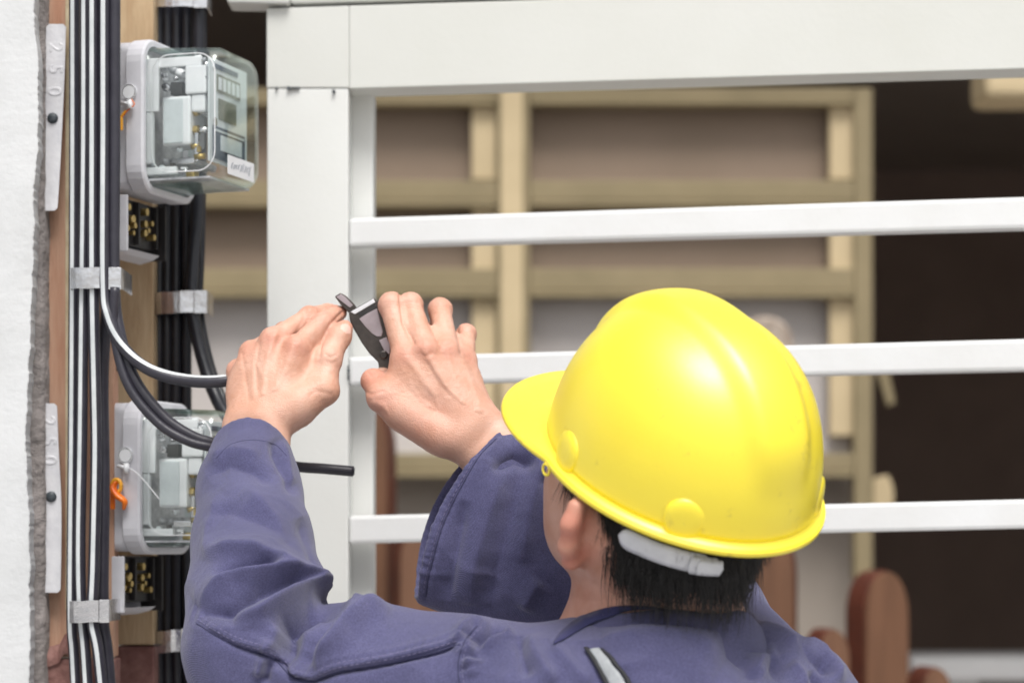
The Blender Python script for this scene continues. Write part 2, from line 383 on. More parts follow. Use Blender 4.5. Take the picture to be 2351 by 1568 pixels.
pf = world_child(obj('plaster_face', bm, M['plaster'], smooth=True), wt); pf.data.set_sharp_from_angle(angle=math.radians(28))
bm = bmesh.new(); rows = []
for i, z in enumerate(np.linspace(0, P(0, -120, 2.5).z, 160)):
    r = []
    for k in range(9):
        u = 40 + (101 - 40) * k / 8
        x = (u - 1175.5) * KP * 2.5; q = np.array([[x, 0, z]])
        r.append(bm.verts.new((x + (.0012 * lattice_noise(q, 80, 8)[0] if k == 8 else 0), 2.49 + .012 * k / 8 + .004 * lattice_noise(q, 60, 6)[0] + .003 * lattice_noise(q, 160, 7)[0], z)))
    r.append(bm.verts.new((r[-1].co.x, 2.6, z))); rows.append(r)
for i in range(len(rows) - 1):
    for k in range(9): bm.faces.new((rows[i][k], rows[i][k + 1], rows[i + 1][k + 1], rows[i + 1][k]))
world_child(obj('mortar_edge', bm, M['mortar'], smooth=True), wt)

ub = thing('meter_board', 'worn red-brown timber board with cream edges behind the striped cables', 'board', (P(150, 0, 2.53).x, 2.53, 0))
def vboard(name, u0, u1, v0, v1, d, th, m, parent, bev=.002):
    a, b = P(u0, v0, d), P(u1, v0, d); zb = 0.002 if v1 is None else P(u0, v1, d).z
    return world_child(obj(name, box_bm((a.x, d, zb), (b.x, d + th, a.z), bev), M[m]), parent)
vboard('plank', 99, 262, -150, 1508, 2.53, .03, 'redwood', ub)
vboard('painted_foot', 97, 264, 1512, None, 2.524, .036, 'maroon', ub)
vboard('edge_strip', 94.5, 98.5, -150, 1460, 2.527, .03, 'cream', ub, .0005)
vboard('edge_strip', 150, 160, -150, 1400, 2.5265, .003, 'cream', ub, .0005)
bm = bmesh.new()
for k in range(60):                                   # ragged lip of peeling paint
    x = P(88 + 76 * k / 59, 0, 2.52).x; q = np.array([[x, 0, 0]])
    n = lattice_noise(q, 120, 3)[0]; z = P(0, 1505, 2.52).z + .012 * n; n2 = lattice_noise(q, 200, 9)[0]
    for j, (dy, dz) in enumerate(((.012, .016), (-.004 - .004 * n2, .004), (-.001, -.008))):
        bm.verts.new((x, 2.522 + dy, z + dz))
bm.verts.ensure_lookup_table()
for k in range(59):
    for j in range(2): bm.faces.new([bm.verts[i] for i in (3 * k + j, 3 * k + j + 1, 3 * k + 4 + j, 3 * k + 3 + j)])
world_child(obj('paint_flake', bm, M['maroon'], smooth=True), ub)
tb = thing('timber_upright', 'stained tan timber upright behind the two meters', 'post', (P(310, 0, 2.66).x, 2.66, 0))
vboard('upright_face', 264, 352, -150, 1480, 2.66, .06, 'tanwood', tb)
vboard('painted_foot', 263, 354, 1484, None, 2.656, .064, 'maroon', tb)

def tag_strip(label, pts, wu, screw_v, chars):
    """a stamped zinc strip nailed to the board; pts = centre line on the drawing"""
    d = 2.512; t = thing('stamped_tag', label, 'tag', P(pts[0][0], pts[-1][1], d), group='zinc tags nailed to the board')
    cl = [P(u, v, d - b) for u, v, b in pts]; n = len(cl); bm = bmesh.new()
    ol = []
    hw = px(wu / 2, d); cl = catmull(cl, 6)
    L_ = [p + Vector((-hw, 0, 0)) for p in cl]; R_ = [p + Vector((hw, 0, 0)) for p in cl]
    r = hw * .28
    L_[0] += Vector((r, 0, 0)); R_[0] -= Vector((r, 0, 0)); L_.insert(1, L_[0] + Vector((-r, 0, -r))); R_.insert(1, R_[0] + Vector((r, 0, -r)))
    L_[-1] += Vector((r, 0, 0)); R_[-1] -= Vector((r, 0, 0)); L_.insert(-1, L_[-1] + Vector((-r, 0, r))); R_.insert(-1, R_[-1] + Vector((r, 0, r)))
    a = [bm.verts.new(p) for p in L_]; b = [bm.verts.new(p) for p in R_]
    a2 = [bm.verts.new(p + Vector((0, .0016, 0))) for p in L_]; b2 = [bm.verts.new(p + Vector((0, .0016, 0))) for p in R_]
    for i in range(len(a) - 1):
        bm.faces.new((a[i], b[i], b[i + 1], a[i + 1])); bm.faces.new((a2[i], a2[i + 1], b2[i + 1], b2[i]))
        bm.faces.new((a[i], a[i + 1], a2[i + 1], a2[i])); bm.faces.new((b[i], b2[i], b2[i + 1], b[i + 1]))
    bm.faces.new((a[0], a2[0], b2[0], b[0])); bm.faces.new((a[-1], b[-1], b2[-1], a2[-1]))
    world_child(obj('strip', bm, M['tagmetal']), t)
    su = np.interp(screw_v, [p[1] for p in pts], [p[0] for p in pts]); sb = np.interp(screw_v, [p[1] for p in pts], [p[2] for p in pts])
    c = P(su, screw_v, d - sb)
    world_child(obj('screw', tube_bm([c + Vector((0, .001, 0)), c + Vector((0, -.0012, 0)), c + Vector((0, -.0026, 0)), c + Vector((0, -.003, 0))], [px(12.5, d), px(12.5, d), px(9.5, d), px(3, d)], 14), M['screw'], smooth=True), t)
    for ch, v in chars:
        cu = bpy.data.curves.new('emboss', 'FONT'); cu.body = ch; cu.size = px(44, d); cu.extrude = .0001; cu.bevel_depth = .0004; cu.resolution_u = 3
        cu.align_x = 'CENTER'; cu.align_y = 'CENTER'
        to = bpy.data.objects.new('tmp', cu); COL.objects.link(to)
        u = np.interp(v, [p[1] for p in pts], [p[0] for p in pts]); b_ = np.interp(v, [p[1] for p in pts], [p[2] for p in pts])
        to.location = P(u, v, d - b_ - .0001); to.rotation_euler = (math.pi / 2, math.radians(90), 0)
        bpy.context.view_layer.update()
        me = bpy.data.meshes.new_from_object(to.evaluated_get(bpy.context.evaluated_depsgraph_get())); me.transform(to.matrix_world)
        bpy.data.objects.remove(to)
        world_child(obj('embossed_digit', me, M['tagmetal']), t)
tag_strip('stamped white zinc tag nailed beside the upper meter', [(129, 56, 0), (126, 160, .001), (121, 275, 0), (115, 390, .002), (109, 484, .004)], 45, 272, [('2', 110), ('5', 160), ('0', 210)])
tag_strip('stamped white zinc tag nailed beside the lower meter', [(108, 926, .002), (112, 1030, .001), (118, 1150, 0), (118, 1260, .001), (116, 1360, .003)], 45, 1140, [('2', 966), ('5', 1012), ('0', 1056)])

# ------------------------------------------------------------------ cables and their straps
def cable(label, pts, rpx, m, stripe=None, group=None, n=10):
    """pts: (u, v, d); stripe = direction the white core faces"""
    path = catmull([P(*p) for p in pts], n); d = pts[0][2]; r = px(rpx, d)
    o = obj('cable', tube_bm(path, r, 14), M[m], smooth=True); tag(o, label, 'cable', group)
    if stripe is not None:
        ref = stripe if isinstance(stripe, list) else Vector(stripe)
        if isinstance(ref, list):
            ref = [Vector(stripe[min(int(i / n), len(stripe) - 1)]).lerp(Vector(stripe[min(int(i / n) + 1, len(stripe) - 1)]), (i % n) / n) for i in range(len(path))]
        s = tube_bm(path, r + .0003, 6, (-.36, .36), ref)
        obj('white_stripe', s, M['white_pvc'], o, smooth=True)
    return o
A = (-.25, -1, 0); B_ = (-.1, -1, 0); G1 = 'striped cables on the red-brown board'; G2 = 'black cables behind the meters'
cable('white-striped black cable, outermost of the left bundle', [(171, -120, 2.49), (171, 300, 2.49), (170, 640, 2.487), (168, 1000, 2.487), (165, 1400, 2.485), (170, 1500, 2.485), (180, 1700, 2.485)], 12.5, 'rubber', A, G1)
cable('white-striped black cable, second from the left in the bundle', [(196, -120, 2.475), (196, 300, 2.475), (192, 640, 2.475), (188, 1000, 2.475), (184, 1250, 2.475), (187, 1400, 2.475), (196, 1500, 2.475), (208, 1700, 2.475)], 12.5, 'rubber', A, G1)
cable('white-striped black cable in the middle of the left bundle', [(214, -120, 2.47), (214, 300, 2.47), (214, 640, 2.468), (219, 900, 2.468), (221, 1050, 2.468), (216, 1300, 2.468), (212, 1420, 2.468), (226, 1500, 2.468), (246, 1700, 2.468)], 13.5, 'rubber', B_, G1)
cable('plain black cable at the back of the left bundle, dropping to the bottom', [(258, -120, 2.50), (256, 300, 2.50), (250, 640, 2.497), (236, 850, 2.49), (238, 1100, 2.487), (236, 1400, 2.487), (246, 1500, 2.485), (262, 1700, 2.485)], 14, 'rubber', None, G1)
cable('white-striped black cable bending out of the bundle into the left hand', [(240, -120, 2.468), (240, 300, 2.468), (241, 640, 2.462), (252, 730, 2.455), (285, 800, 2.45), (345, 850, 2.44), (430, 874, 2.435), (520, 874, 2.43), (600, 850, 2.44), (690, 780, 2.462)], 14, 'rubber',
      [(-.1, -1, 0), (-.1, -1, 0), (-.25, -1, 0), (-.35, -1, .35), (-.2, -.9, .8), (0, -.8, .9), (0, -.6, 1), (0, -.6, 1), (0, -.6, 1)], None)
o = cable('black twin cable curving under the striped one towards the sleeve', [(264, -120, 2.468), (264, 300, 2.468), (263, 640, 2.464), (275, 760, 2.458), (310, 870, 2.452), (375, 955, 2.45), (440, 1000, 2.45), (500, 1020, 2.455), (590, 1050, 2.47), (675, 1070, 2.475), (745, 1076, 2.478), (812, 1082, 2.48)], 12.5, 'rubber', None, None)
pth = catmull([P(264, 660, 2.455), P(262, 760, 2.455), P(292, 880, 2.449), P(360, 968, 2.446), P(430, 1012, 2.446), P(497, 1030, 2.452), P(570, 1056, 2.466)], 8)
obj('second_core', tube_bm(pth, px(11, 2.45), 12), M['rubber'], o, smooth=True)
c = P(811.5, 1082, 2.48); ax = (P(812, 1082, 2.48) - P(745, 1076, 2.478)).normalized()
obj('cut_end', cyl_bm(c, c + ax * .0012, px(8.5, 2.48), 12), M['screw'], o)
cable('short black cable tucked beside the tan upright under the left strap', [(262, 560, 2.52), (262, 660, 2.52), (266, 760, 2.54), (270, 850, 2.55)], 12, 'rubber2', None, None)
# bundle behind the meters
cols = (364, 383, 404, 428)
for k, u in enumerate(cols):
    cable(('leftmost', 'second from left', 'third from left', 'fourth from left')[k] + ' of the black cables running behind the meters',
          [(u, -120, 2.70), (u, 300, 2.70), (u, 700, 2.695), (u, 1100, 2.70), (u + 1, 1460, 2.695), (u + 6, 1700, 2.70)], 13 if k < 3 else 12, 'rubber2', None, G2)
cable('thick black cable leaving the rear bundle behind the left hand', [(456, -120, 2.69), (455, 300, 2.69), (452, 480, 2.685), (443, 600, 2.68), (441, 690, 2.675), (452, 770, 2.67), (476, 860, 2.66), (505, 930, 2.65), (545, 1000, 2.65), (560, 1150, 2.68), (540, 1400, 2.7)], 15, 'rubber2', None, None)
cable('thin black cable beside the thick one in the rear bundle', [(466, -120, 2.705), (466, 300, 2.705), (462, 560, 2.70), (458, 690, 2.70), (470, 780, 2.69), (494, 870, 2.68), (520, 930, 2.67), (560, 1010, 2.68), (575, 1200, 2.7), (560, 1400, 2.72)], 9, 'rubber2', None, None)
cable('bright white cable edging out below the lower meter at the sleeve', [(442, 1290, 2.66), (439, 1400, 2.66), (438, 1480, 2.655), (446, 1540, 2.65), (465, 1640, 2.65)], 5, 'white_pvc', None, None)

def strap(label, u0, u1, v0, v1, df, db, group, skew=0, fold=.76):
    d = df; t = thing('cable_strap', label, 'strap', P((u0 + u1) / 2, v1, df), group=group)
    w_ = u1 - u0; pts = [(u0 - 2, db), (u0 - 2, df + .012)]
    for k in range(9): x = k / 8; pts.append((u0 + w_ * x, df - .004 * math.sin(math.pi * x) ** .6 + .004 * (1 - math.sin(math.pi * x) ** .5)))
    pts += [(u1 + 2, df + .015), (u1 + 2, db)]
    bm = bmesh.new(); rows = []; cu_ = (u0 + u1) / 2
    for i, (u, y) in enumerate(pts):
        f = (u - u0) / w_ * skew; n = .6 * math.sin(i * 1.7); r = []
        for (oi, va) in ((0, v0), (0, v1), (1, v1), (1, v0)):
            uu = u + (2.2 if u < cu_ else -2.2) * oi * (1 if i in (0, 1, len(pts) - 1, len(pts) - 2) else 0); q = P(uu, va + f + n, df)
            r.append(bm.verts.new((q.x, y + .0009 * oi, q.z)))
        rows.append(r)
    for i in range(len(rows) - 1):
        for k in range(4): bm.faces.new((rows[i][k], rows[i][(k + 1) % 4], rows[i + 1][(k + 1) % 4], rows[i + 1][k]))
    world_child(obj('band', bm, M['alu'], smooth=False), t)
    fu = u0 + w_ * fold
    a, b = P(fu, v1 + skew * fold + 2, df - .0062), P(u1 + 1, v0 + skew * fold - 1, df - .0062)
    world_child(obj('folded_tail', box_bm((a.x, df - .0065, a.z), (b.x, df - .0052, b.z), .0004), M['alu']), t)
GS = 'aluminium cable straps'
strap('shiny aluminium strap round the striped cables between the meters', 160, 277, 615, 663, 2.462, 2.53, GS)
strap('shiny aluminium strap round the striped cables at the bottom left', 158, 250, 1380, 1430, 2.462, 2.53, GS, skew=-4)
strap('aluminium strap on the black cables at the top edge', 350, 474, -30, 17, 2.678, 2.72, GS)
strap('aluminium strap on the black cables above the left hand', 355, 474, 672, 722, 2.666, 2.72, GS, skew=-6)
strap('aluminium strap on the black cables beside the lower sleeve', 350, 437, 1450, 1500, 2.678, 2.72, GS, skew=-8)

# ------------------------------------------------------------------ electricity meters
def rrect(w_, h_, r, n=6):
    o = []
    for cx, cy, a0 in ((w_ / 2 - r, h_ / 2 - r, 0), (-w_ / 2 + r, h_ / 2 - r, 90), (-w_ / 2 + r, -h_ / 2 + r, 180), (w_ / 2 - r, -h_ / 2 + r, 270)):
        for k in range(n + 1):
            a = math.radians(a0 + 90 * k / n); o.append((cx + math.cos(a) * r, cy + math.sin(a) * r))
    return o
def loft(secs, cap0=True, cap1=True):
    """secs: (x, outline of (y,z)); sections stacked along x"""
    bm = bmesh.new(); rows = [[bm.verts.new((x, y, z)) for y, z in ol] for x, ol in secs]
    for i in range(len(rows) - 1):
        n = len(rows[i])
        for k in range(n): bm.faces.new((rows[i][k], rows[i][(k + 1) % n], rows[i + 1][(k + 1) % n], rows[i + 1][k]))
    if cap0: bm.faces.new(rows[0])
    if cap1: bm.faces.new(rows[-1][::-1])
    return bm
def meter(label, loc, yaw, seal):
    """local x = out of the base, y = across (away from the viewer), z = up; W .120, H .156"""
    t = thing('electricity_meter', label, 'meter', loc, (0, 0, yaw), 'electricity meters with clear covers')
    W, H = .122, .152
    def pt(name, bm, m, parent=t, smooth=False): return obj(name, bm, M[m], parent, smooth)
    pt('base', loft([(-.022, rrect(W - .01, H + .004, .008)), (.0, rrect(W - .008, H + .004, .012))]), 'greyplastic')
    rm = pt('rim', loft([(.0, rrect(W + .002, H + .004, .024)), (.002, rrect(W + .008, H + .010, .027)), (.019, rrect(W + .008, H + .010, .027)), (.021, rrect(W + .004, H + .006, .025)), (.0212, rrect(W - .006, H - .004, .021)), (.006, rrect(W - .006, H - .004, .021))], True, True), 'greyplastic', smooth=False)
    # clear cover, drafted, with rounded front edges
    s = [(.016, rrect(W - .008, H - .006, .022, 8)), (.024, rrect(W - .009, H - .007, .022, 8))]
    D1, dr = .104, .013
    for k in range(7):
        a = math.pi / 2 * k / 6; q = dr * (1 - math.cos(a)); s.append((D1 - dr + dr * math.sin(a), rrect(W - .016 - 2 * q, H - .013 - 2 * q, max(.022 - q * .6, .01), 8)))
    bm = loft(s, False, True)
    cv = pt('clear_cover', bm, 'glass', smooth=True)
    md = cv.modifiers.new('thick', 'SOLIDIFY'); md.thickness = .0022; md.offset = -1
    # moulded rim on the cover's side wall; white bead paints its highlight
    for yy in (-1,):
        y0 = yy * (W / 2 - .0075)
        ol = [(x + .061, z) for x, z in rrect(.072, H - .03, .02, 8)]
        path = [Vector((x, y0 + .0012, z)) for x, z in ol]; path.append(path[0])
        pt('highlight_bead', tube_bm(path, .0006, 6, ref=Vector((0, 1, 0)), cap=False), 'whiteplastic', cv, True)
    # works
    fr = pt('inner_frame', box_bm((.004, -.048, -.062), (.012, .05, .064), .002), 'innergrey')
    pt('side_rail', join(box_bm((.012, -.047, .004), (.030, -.043, .060), .001), box_bm((.016, -.0475, -.05), (.024, -.0425, .003), .001), box_bm((.012, -.046, -.062), (.05, -.04, -.054), .001)), 'whiteplastic')
    pt('side_rail', box_bm((.012, -.044, .050), (.078, -.041, .060), .001), 'whiteplastic')
    pt('relay_block', box_bm((.034, -.046, -.032), (.066, -.010, .019), .0025), 'whiteplastic')
    pt('relay_lid', box_bm((.036, -.0475, -.030), (.058, -.0461, .016), .0008), 'plate')
    pt('black_coil', box_bm((.043, -.0455, .0205), (.056, -.03, .034), .001), 'black')
    pt('dome_screw', join(*[cyl_bm((.040, -.046 - .004 * k, .028), (.040, -.046 - .004 * (k + 1), .028), .0045 - .0016 * k, 12) for k in range(2)]), 'steel')
    pt('register_housing', box_bm((.060, -.046, .0205), (.084, .045, .050), .002), 'whiteplastic')
    pt('register_housing', box_bm((.0665, -.044, .002), (.082, .045, .020), .002), 'whiteplastic')
    for zz in (.004, -.016):
        c = pt('terminal_pin', cyl_bm((.0665, -.036, zz), (.084, -.036, zz), .0032, 10), 'steel', smooth=True)
        pt('brass_nut', cyl_bm((.0662, -.036, zz), (.071, -.036, zz), .0055, 6), 'brass', c)
    pt('current_coil', join(*[tube_bm([Vector((.03 + .009 * k, -.03, -.046)), Vector((.03 + .009 * k, .03, -.046))], .004, 8) for k in range(4)]), 'innergrey', smooth=True)
    pt('brass_lug', box_bm((.058, -.04, -.066), (.068, -.028, -.058), .0015), 'brass')
    pt('circuit_board', box_bm((.014, -.05, -.0685), (.09, .05, -.0665)), 'innergrey')
    pt('lever', join(box_bm((.070, -.045, -.05), (.0745, -.041, -.02), .001), box_bm((.050, -.045, -.052), (.07, -.041, -.046), .001)), 'steel')
    for k in range(7):
        pt('gear_wheel' if k % 2 else 'spindle', cyl_bm((.026 + .0075 * k, -.02, .056 - .004 * (k % 3)), (.026 + .0075 * k, -.02 + .03, .056 - .004 * (k % 3)), .003 + .0012 * (k % 3), 10), ('steel', 'innergrey', 'whiteplastic')[k % 3], smooth=True)
    rq = random.Random(11)
    for k in range(26):
        x, y, z = rq.uniform(.016, .084), rq.uniform(-.046, -.036), rq.choice((rq.uniform(-.06, -.034), rq.uniform(.036, .062))); a, b_, c_ = rq.uniform(.002, .007), rq.uniform(.002, .006), rq.uniform(.002, .008)
        mm = rq.choice(('steel', 'whiteplastic', 'innergrey', 'brass', 'black', 'plate', 'steel'))
        if k % 2: pt('mechanism_piece', box_bm((x, y, z), (x + a, y + b_, z + c_), .0005), mm)
        else: pt('mechanism_piece', cyl_bm((x, y, z), (x + a * 1.6, y + b_ * .5, z + c_ * .3), .0012 + a * .3, 8), mm, smooth=True)
    # face plate behind the cover's front
    fp = pt('face_plate', box_bm((.0865, -.047, -.05), (.0885, .047, .058), .0006), 'plate')
    def pr(name, y0, z0, y1, z1, m, x=.0887, th=.0008): pt(name, box_bm((x, y0, z0), (x + th, y1, z1)), m, fp)
    pr('counter_window', -.03, .024, .028, .043, 'lcd'); pr('display', -.026, -.004, .018, .018, 'lcd'); pr('nameplate_bar', -.034, .048, .022, .053, 'ink')
    pr('printed_panel', -.04, -.046, .04, -.012, 'ink'); pr('panel_label', -.022, -.036, .03, -.02, 'plate', .0896); pr('panel_rule', -.036, -.0175, .036, -.0155, 'plate', .0896)
    for k in range(5): pr('counter_digit', -.027 + .011 * k, .027, -.020 + .011 * k, .040, 'plate', .0896)
    fk = pt('disc_marker', cyl_bm((.0887, -.034, -.008), (.0895, -.034, -.008), .005, 14), 'steel')
    st = pt('paper_sticker', box_bm((.1041, -.036, -.063), (.1046, .03, -.043), .0002), 'whiteplastic', cv)
    rs = random.Random(3)
    for k in range(9):
        y = -.028 + .0055 * k; a = rs.uniform(-.4, .4)
        pt('handwriting', tube_bm([Vector((.1048, y, -.058 + rs.uniform(0, .003))), Vector((.1048, y + .002 + a * .004, -.052)), Vector((.1048, y + .004, -.048 + rs.uniform(-.004, .001)))], .0004, 5, ref=Vector((1, 0, 0))), 'ink', st)
    # terminal block below, its cover taken off
    q = -.018
    pt('terminal_box', join(box_bm((-.03, -.059, -.142), (q + .018, -.056, -.083), .001), box_bm((-.03, -.0559, -.142), (-.028, .0349, -.083))), 'greyplastic')
    pt('terminal_side', box_bm((-.03, .035, -.142), (q + .016, .038, -.083), .001), 'black')
    pt('terminal_block', box_bm((-.0275, -.0555, -.132), (q + .004, .0345, -.0835), .001), 'black')
    rs = random.Random(5)
    for gy in (-.036, .006):
        for (dy, zz) in ((-.009, -.094), (-.004, -.106), (.004, -.112), (.009, -.104), (-.008, -.116), (.008, -.119)):
            y = gy + dy + rs.uniform(-.001, .001); r = rs.uniform(.0026, .0042)
            s1 = pt('terminal_screw', cyl_bm((q + .0042, y, zz), (q + .009 + rs.uniform(0, .006), y, zz), r, 8), 'brass')
    for y in (-.055, -.0165, .026):
        pt('barrier', box_bm((q + .0042, y, -.130), (q + .010, y + .004, -.085), .0005), 'black')
    pt('lower_lip', hexa_bm([(q + .012, -.059, -.137), (q + .012, .030, -.137), (q + .004, .030, -.142), (q + .004, -.057, -.142), (-.03, -.0588, -.1425), (-.03, .0300, -.1425), (-.03, .030, -.146), (-.03, -.057, -.146)], .001), 'greyplastic')
    # sealing screw with wire and tag on the near edge of the rim
    sx, sy, sz = .006, -W / 2 - .0055, .022
    ring = [Vector((sx + math.cos(a) * .0075, sy, sz + math.sin(a) * .0075)) for a in np.linspace(0, 2 * math.pi, 21)]
    sc = pt('sealing_screw', cyl_bm((sx, sy + .004, sz), (sx, sy - .001, sz), .0085, 18), 'whiteplastic', smooth=False)
    pt('screw_ring', tube_bm(ring, .0013, 6, ref=Vector((0, 1, 0)), cap=False), 'steel', sc, True)
    pt('seal_stub', join(cyl_bm((sx + .002, sy - .002, sz - .009), (sx + .003, sy - .004, sz - .018), .003, 10), cyl_bm((sx - .008, sy - .002, sz - .011), (sx + .004, sy - .004, sz - .013), .002, 8)), 'whiteplastic', smooth=True)
    if seal == 'small':
        pt('seal_tag', join(box_bm((sx - .013, sy - .005, sz - .04), (sx - .006, sy - .001, sz - .026), .0012), cyl_bm((sx - .009, sy - .003, sz - .027), (sx - .002, sy - .003, sz - .02), .0015, 8)), 'yellow_seal')
        pt('seal_wire', tube_bm(catmull([Vector((sx + .004, sy - .003, sz - .008)), Vector((sx + .008, sy - .004, sz - .014)), Vector((sx, sy - .004, sz - .02)), Vector((sx - .006, sy - .003, sz - .026))], 5), .0006, 6), 'orange', smooth=True)
    else:
        pt('seal_tag', tube_bm(catmull([Vector((sx - .008, sy - .003, sz - .026)), Vector((sx - .012, sy - .004, sz - .034)), Vector((sx - .006, sy - .006, sz - .042)), Vector((sx + .002, sy - .006, sz - .048)), Vector((sx + .0, sy - .004, sz - .056))], 5), [.003, .004, .0045, .005, .0055, .006, .006, .0062, .0062, .006, .006, .006, .0055, .0055, .005, .005, .0045, .004, .0035, .003, .0025][:21], 10, flat=.6), 'orange', smooth=True)
        pt('seal_loop', tube_bm([Vector((sx - .008 + .0055 * math.cos(a), sy - .005, sz - .032 + .007 * math.sin(a))) for a in np.linspace(0, 6.283, 15)], .0022, 8, ref=Vector((0, 1, 0)), cap=False), 'yellow_seal', smooth=True)
        pt('seal_tail', box_bm((sx - .016, sy - .004, sz - .056), (sx - .011, sy - .001, sz - .036), .001), 'orange')
        pt('seal_wire', tube_bm(catmull([Vector((sx + .003, sy - .004, sz - .012)), Vector((sx + .014, sy - .004, sz - .018)), Vector((sx + .026, sy - .003, sz - .03)), Vector((sx + .040, sy - .002, sz - .046))], 6), .0007, 6), 'whiteplastic', smooth=True)
    return t
YAW = -math.radians(18)
n_ = Vector((math.cos(YAW), math.sin(YAW), 0)); t_ = Vector((-math.sin(YAW), math.cos(YAW), 0))
def mloc(u, v, d): return P(u, v, d) + t_ * .065
meter('clear-covered electricity meter, upper of the two, with small amber seal tag', mloc(286, 262, 2.52), YAW, 'small')
meter('clear-covered electricity meter, lower of the two, with dangling orange seal', mloc(278, 1094, 2.52), YAW, 'big')
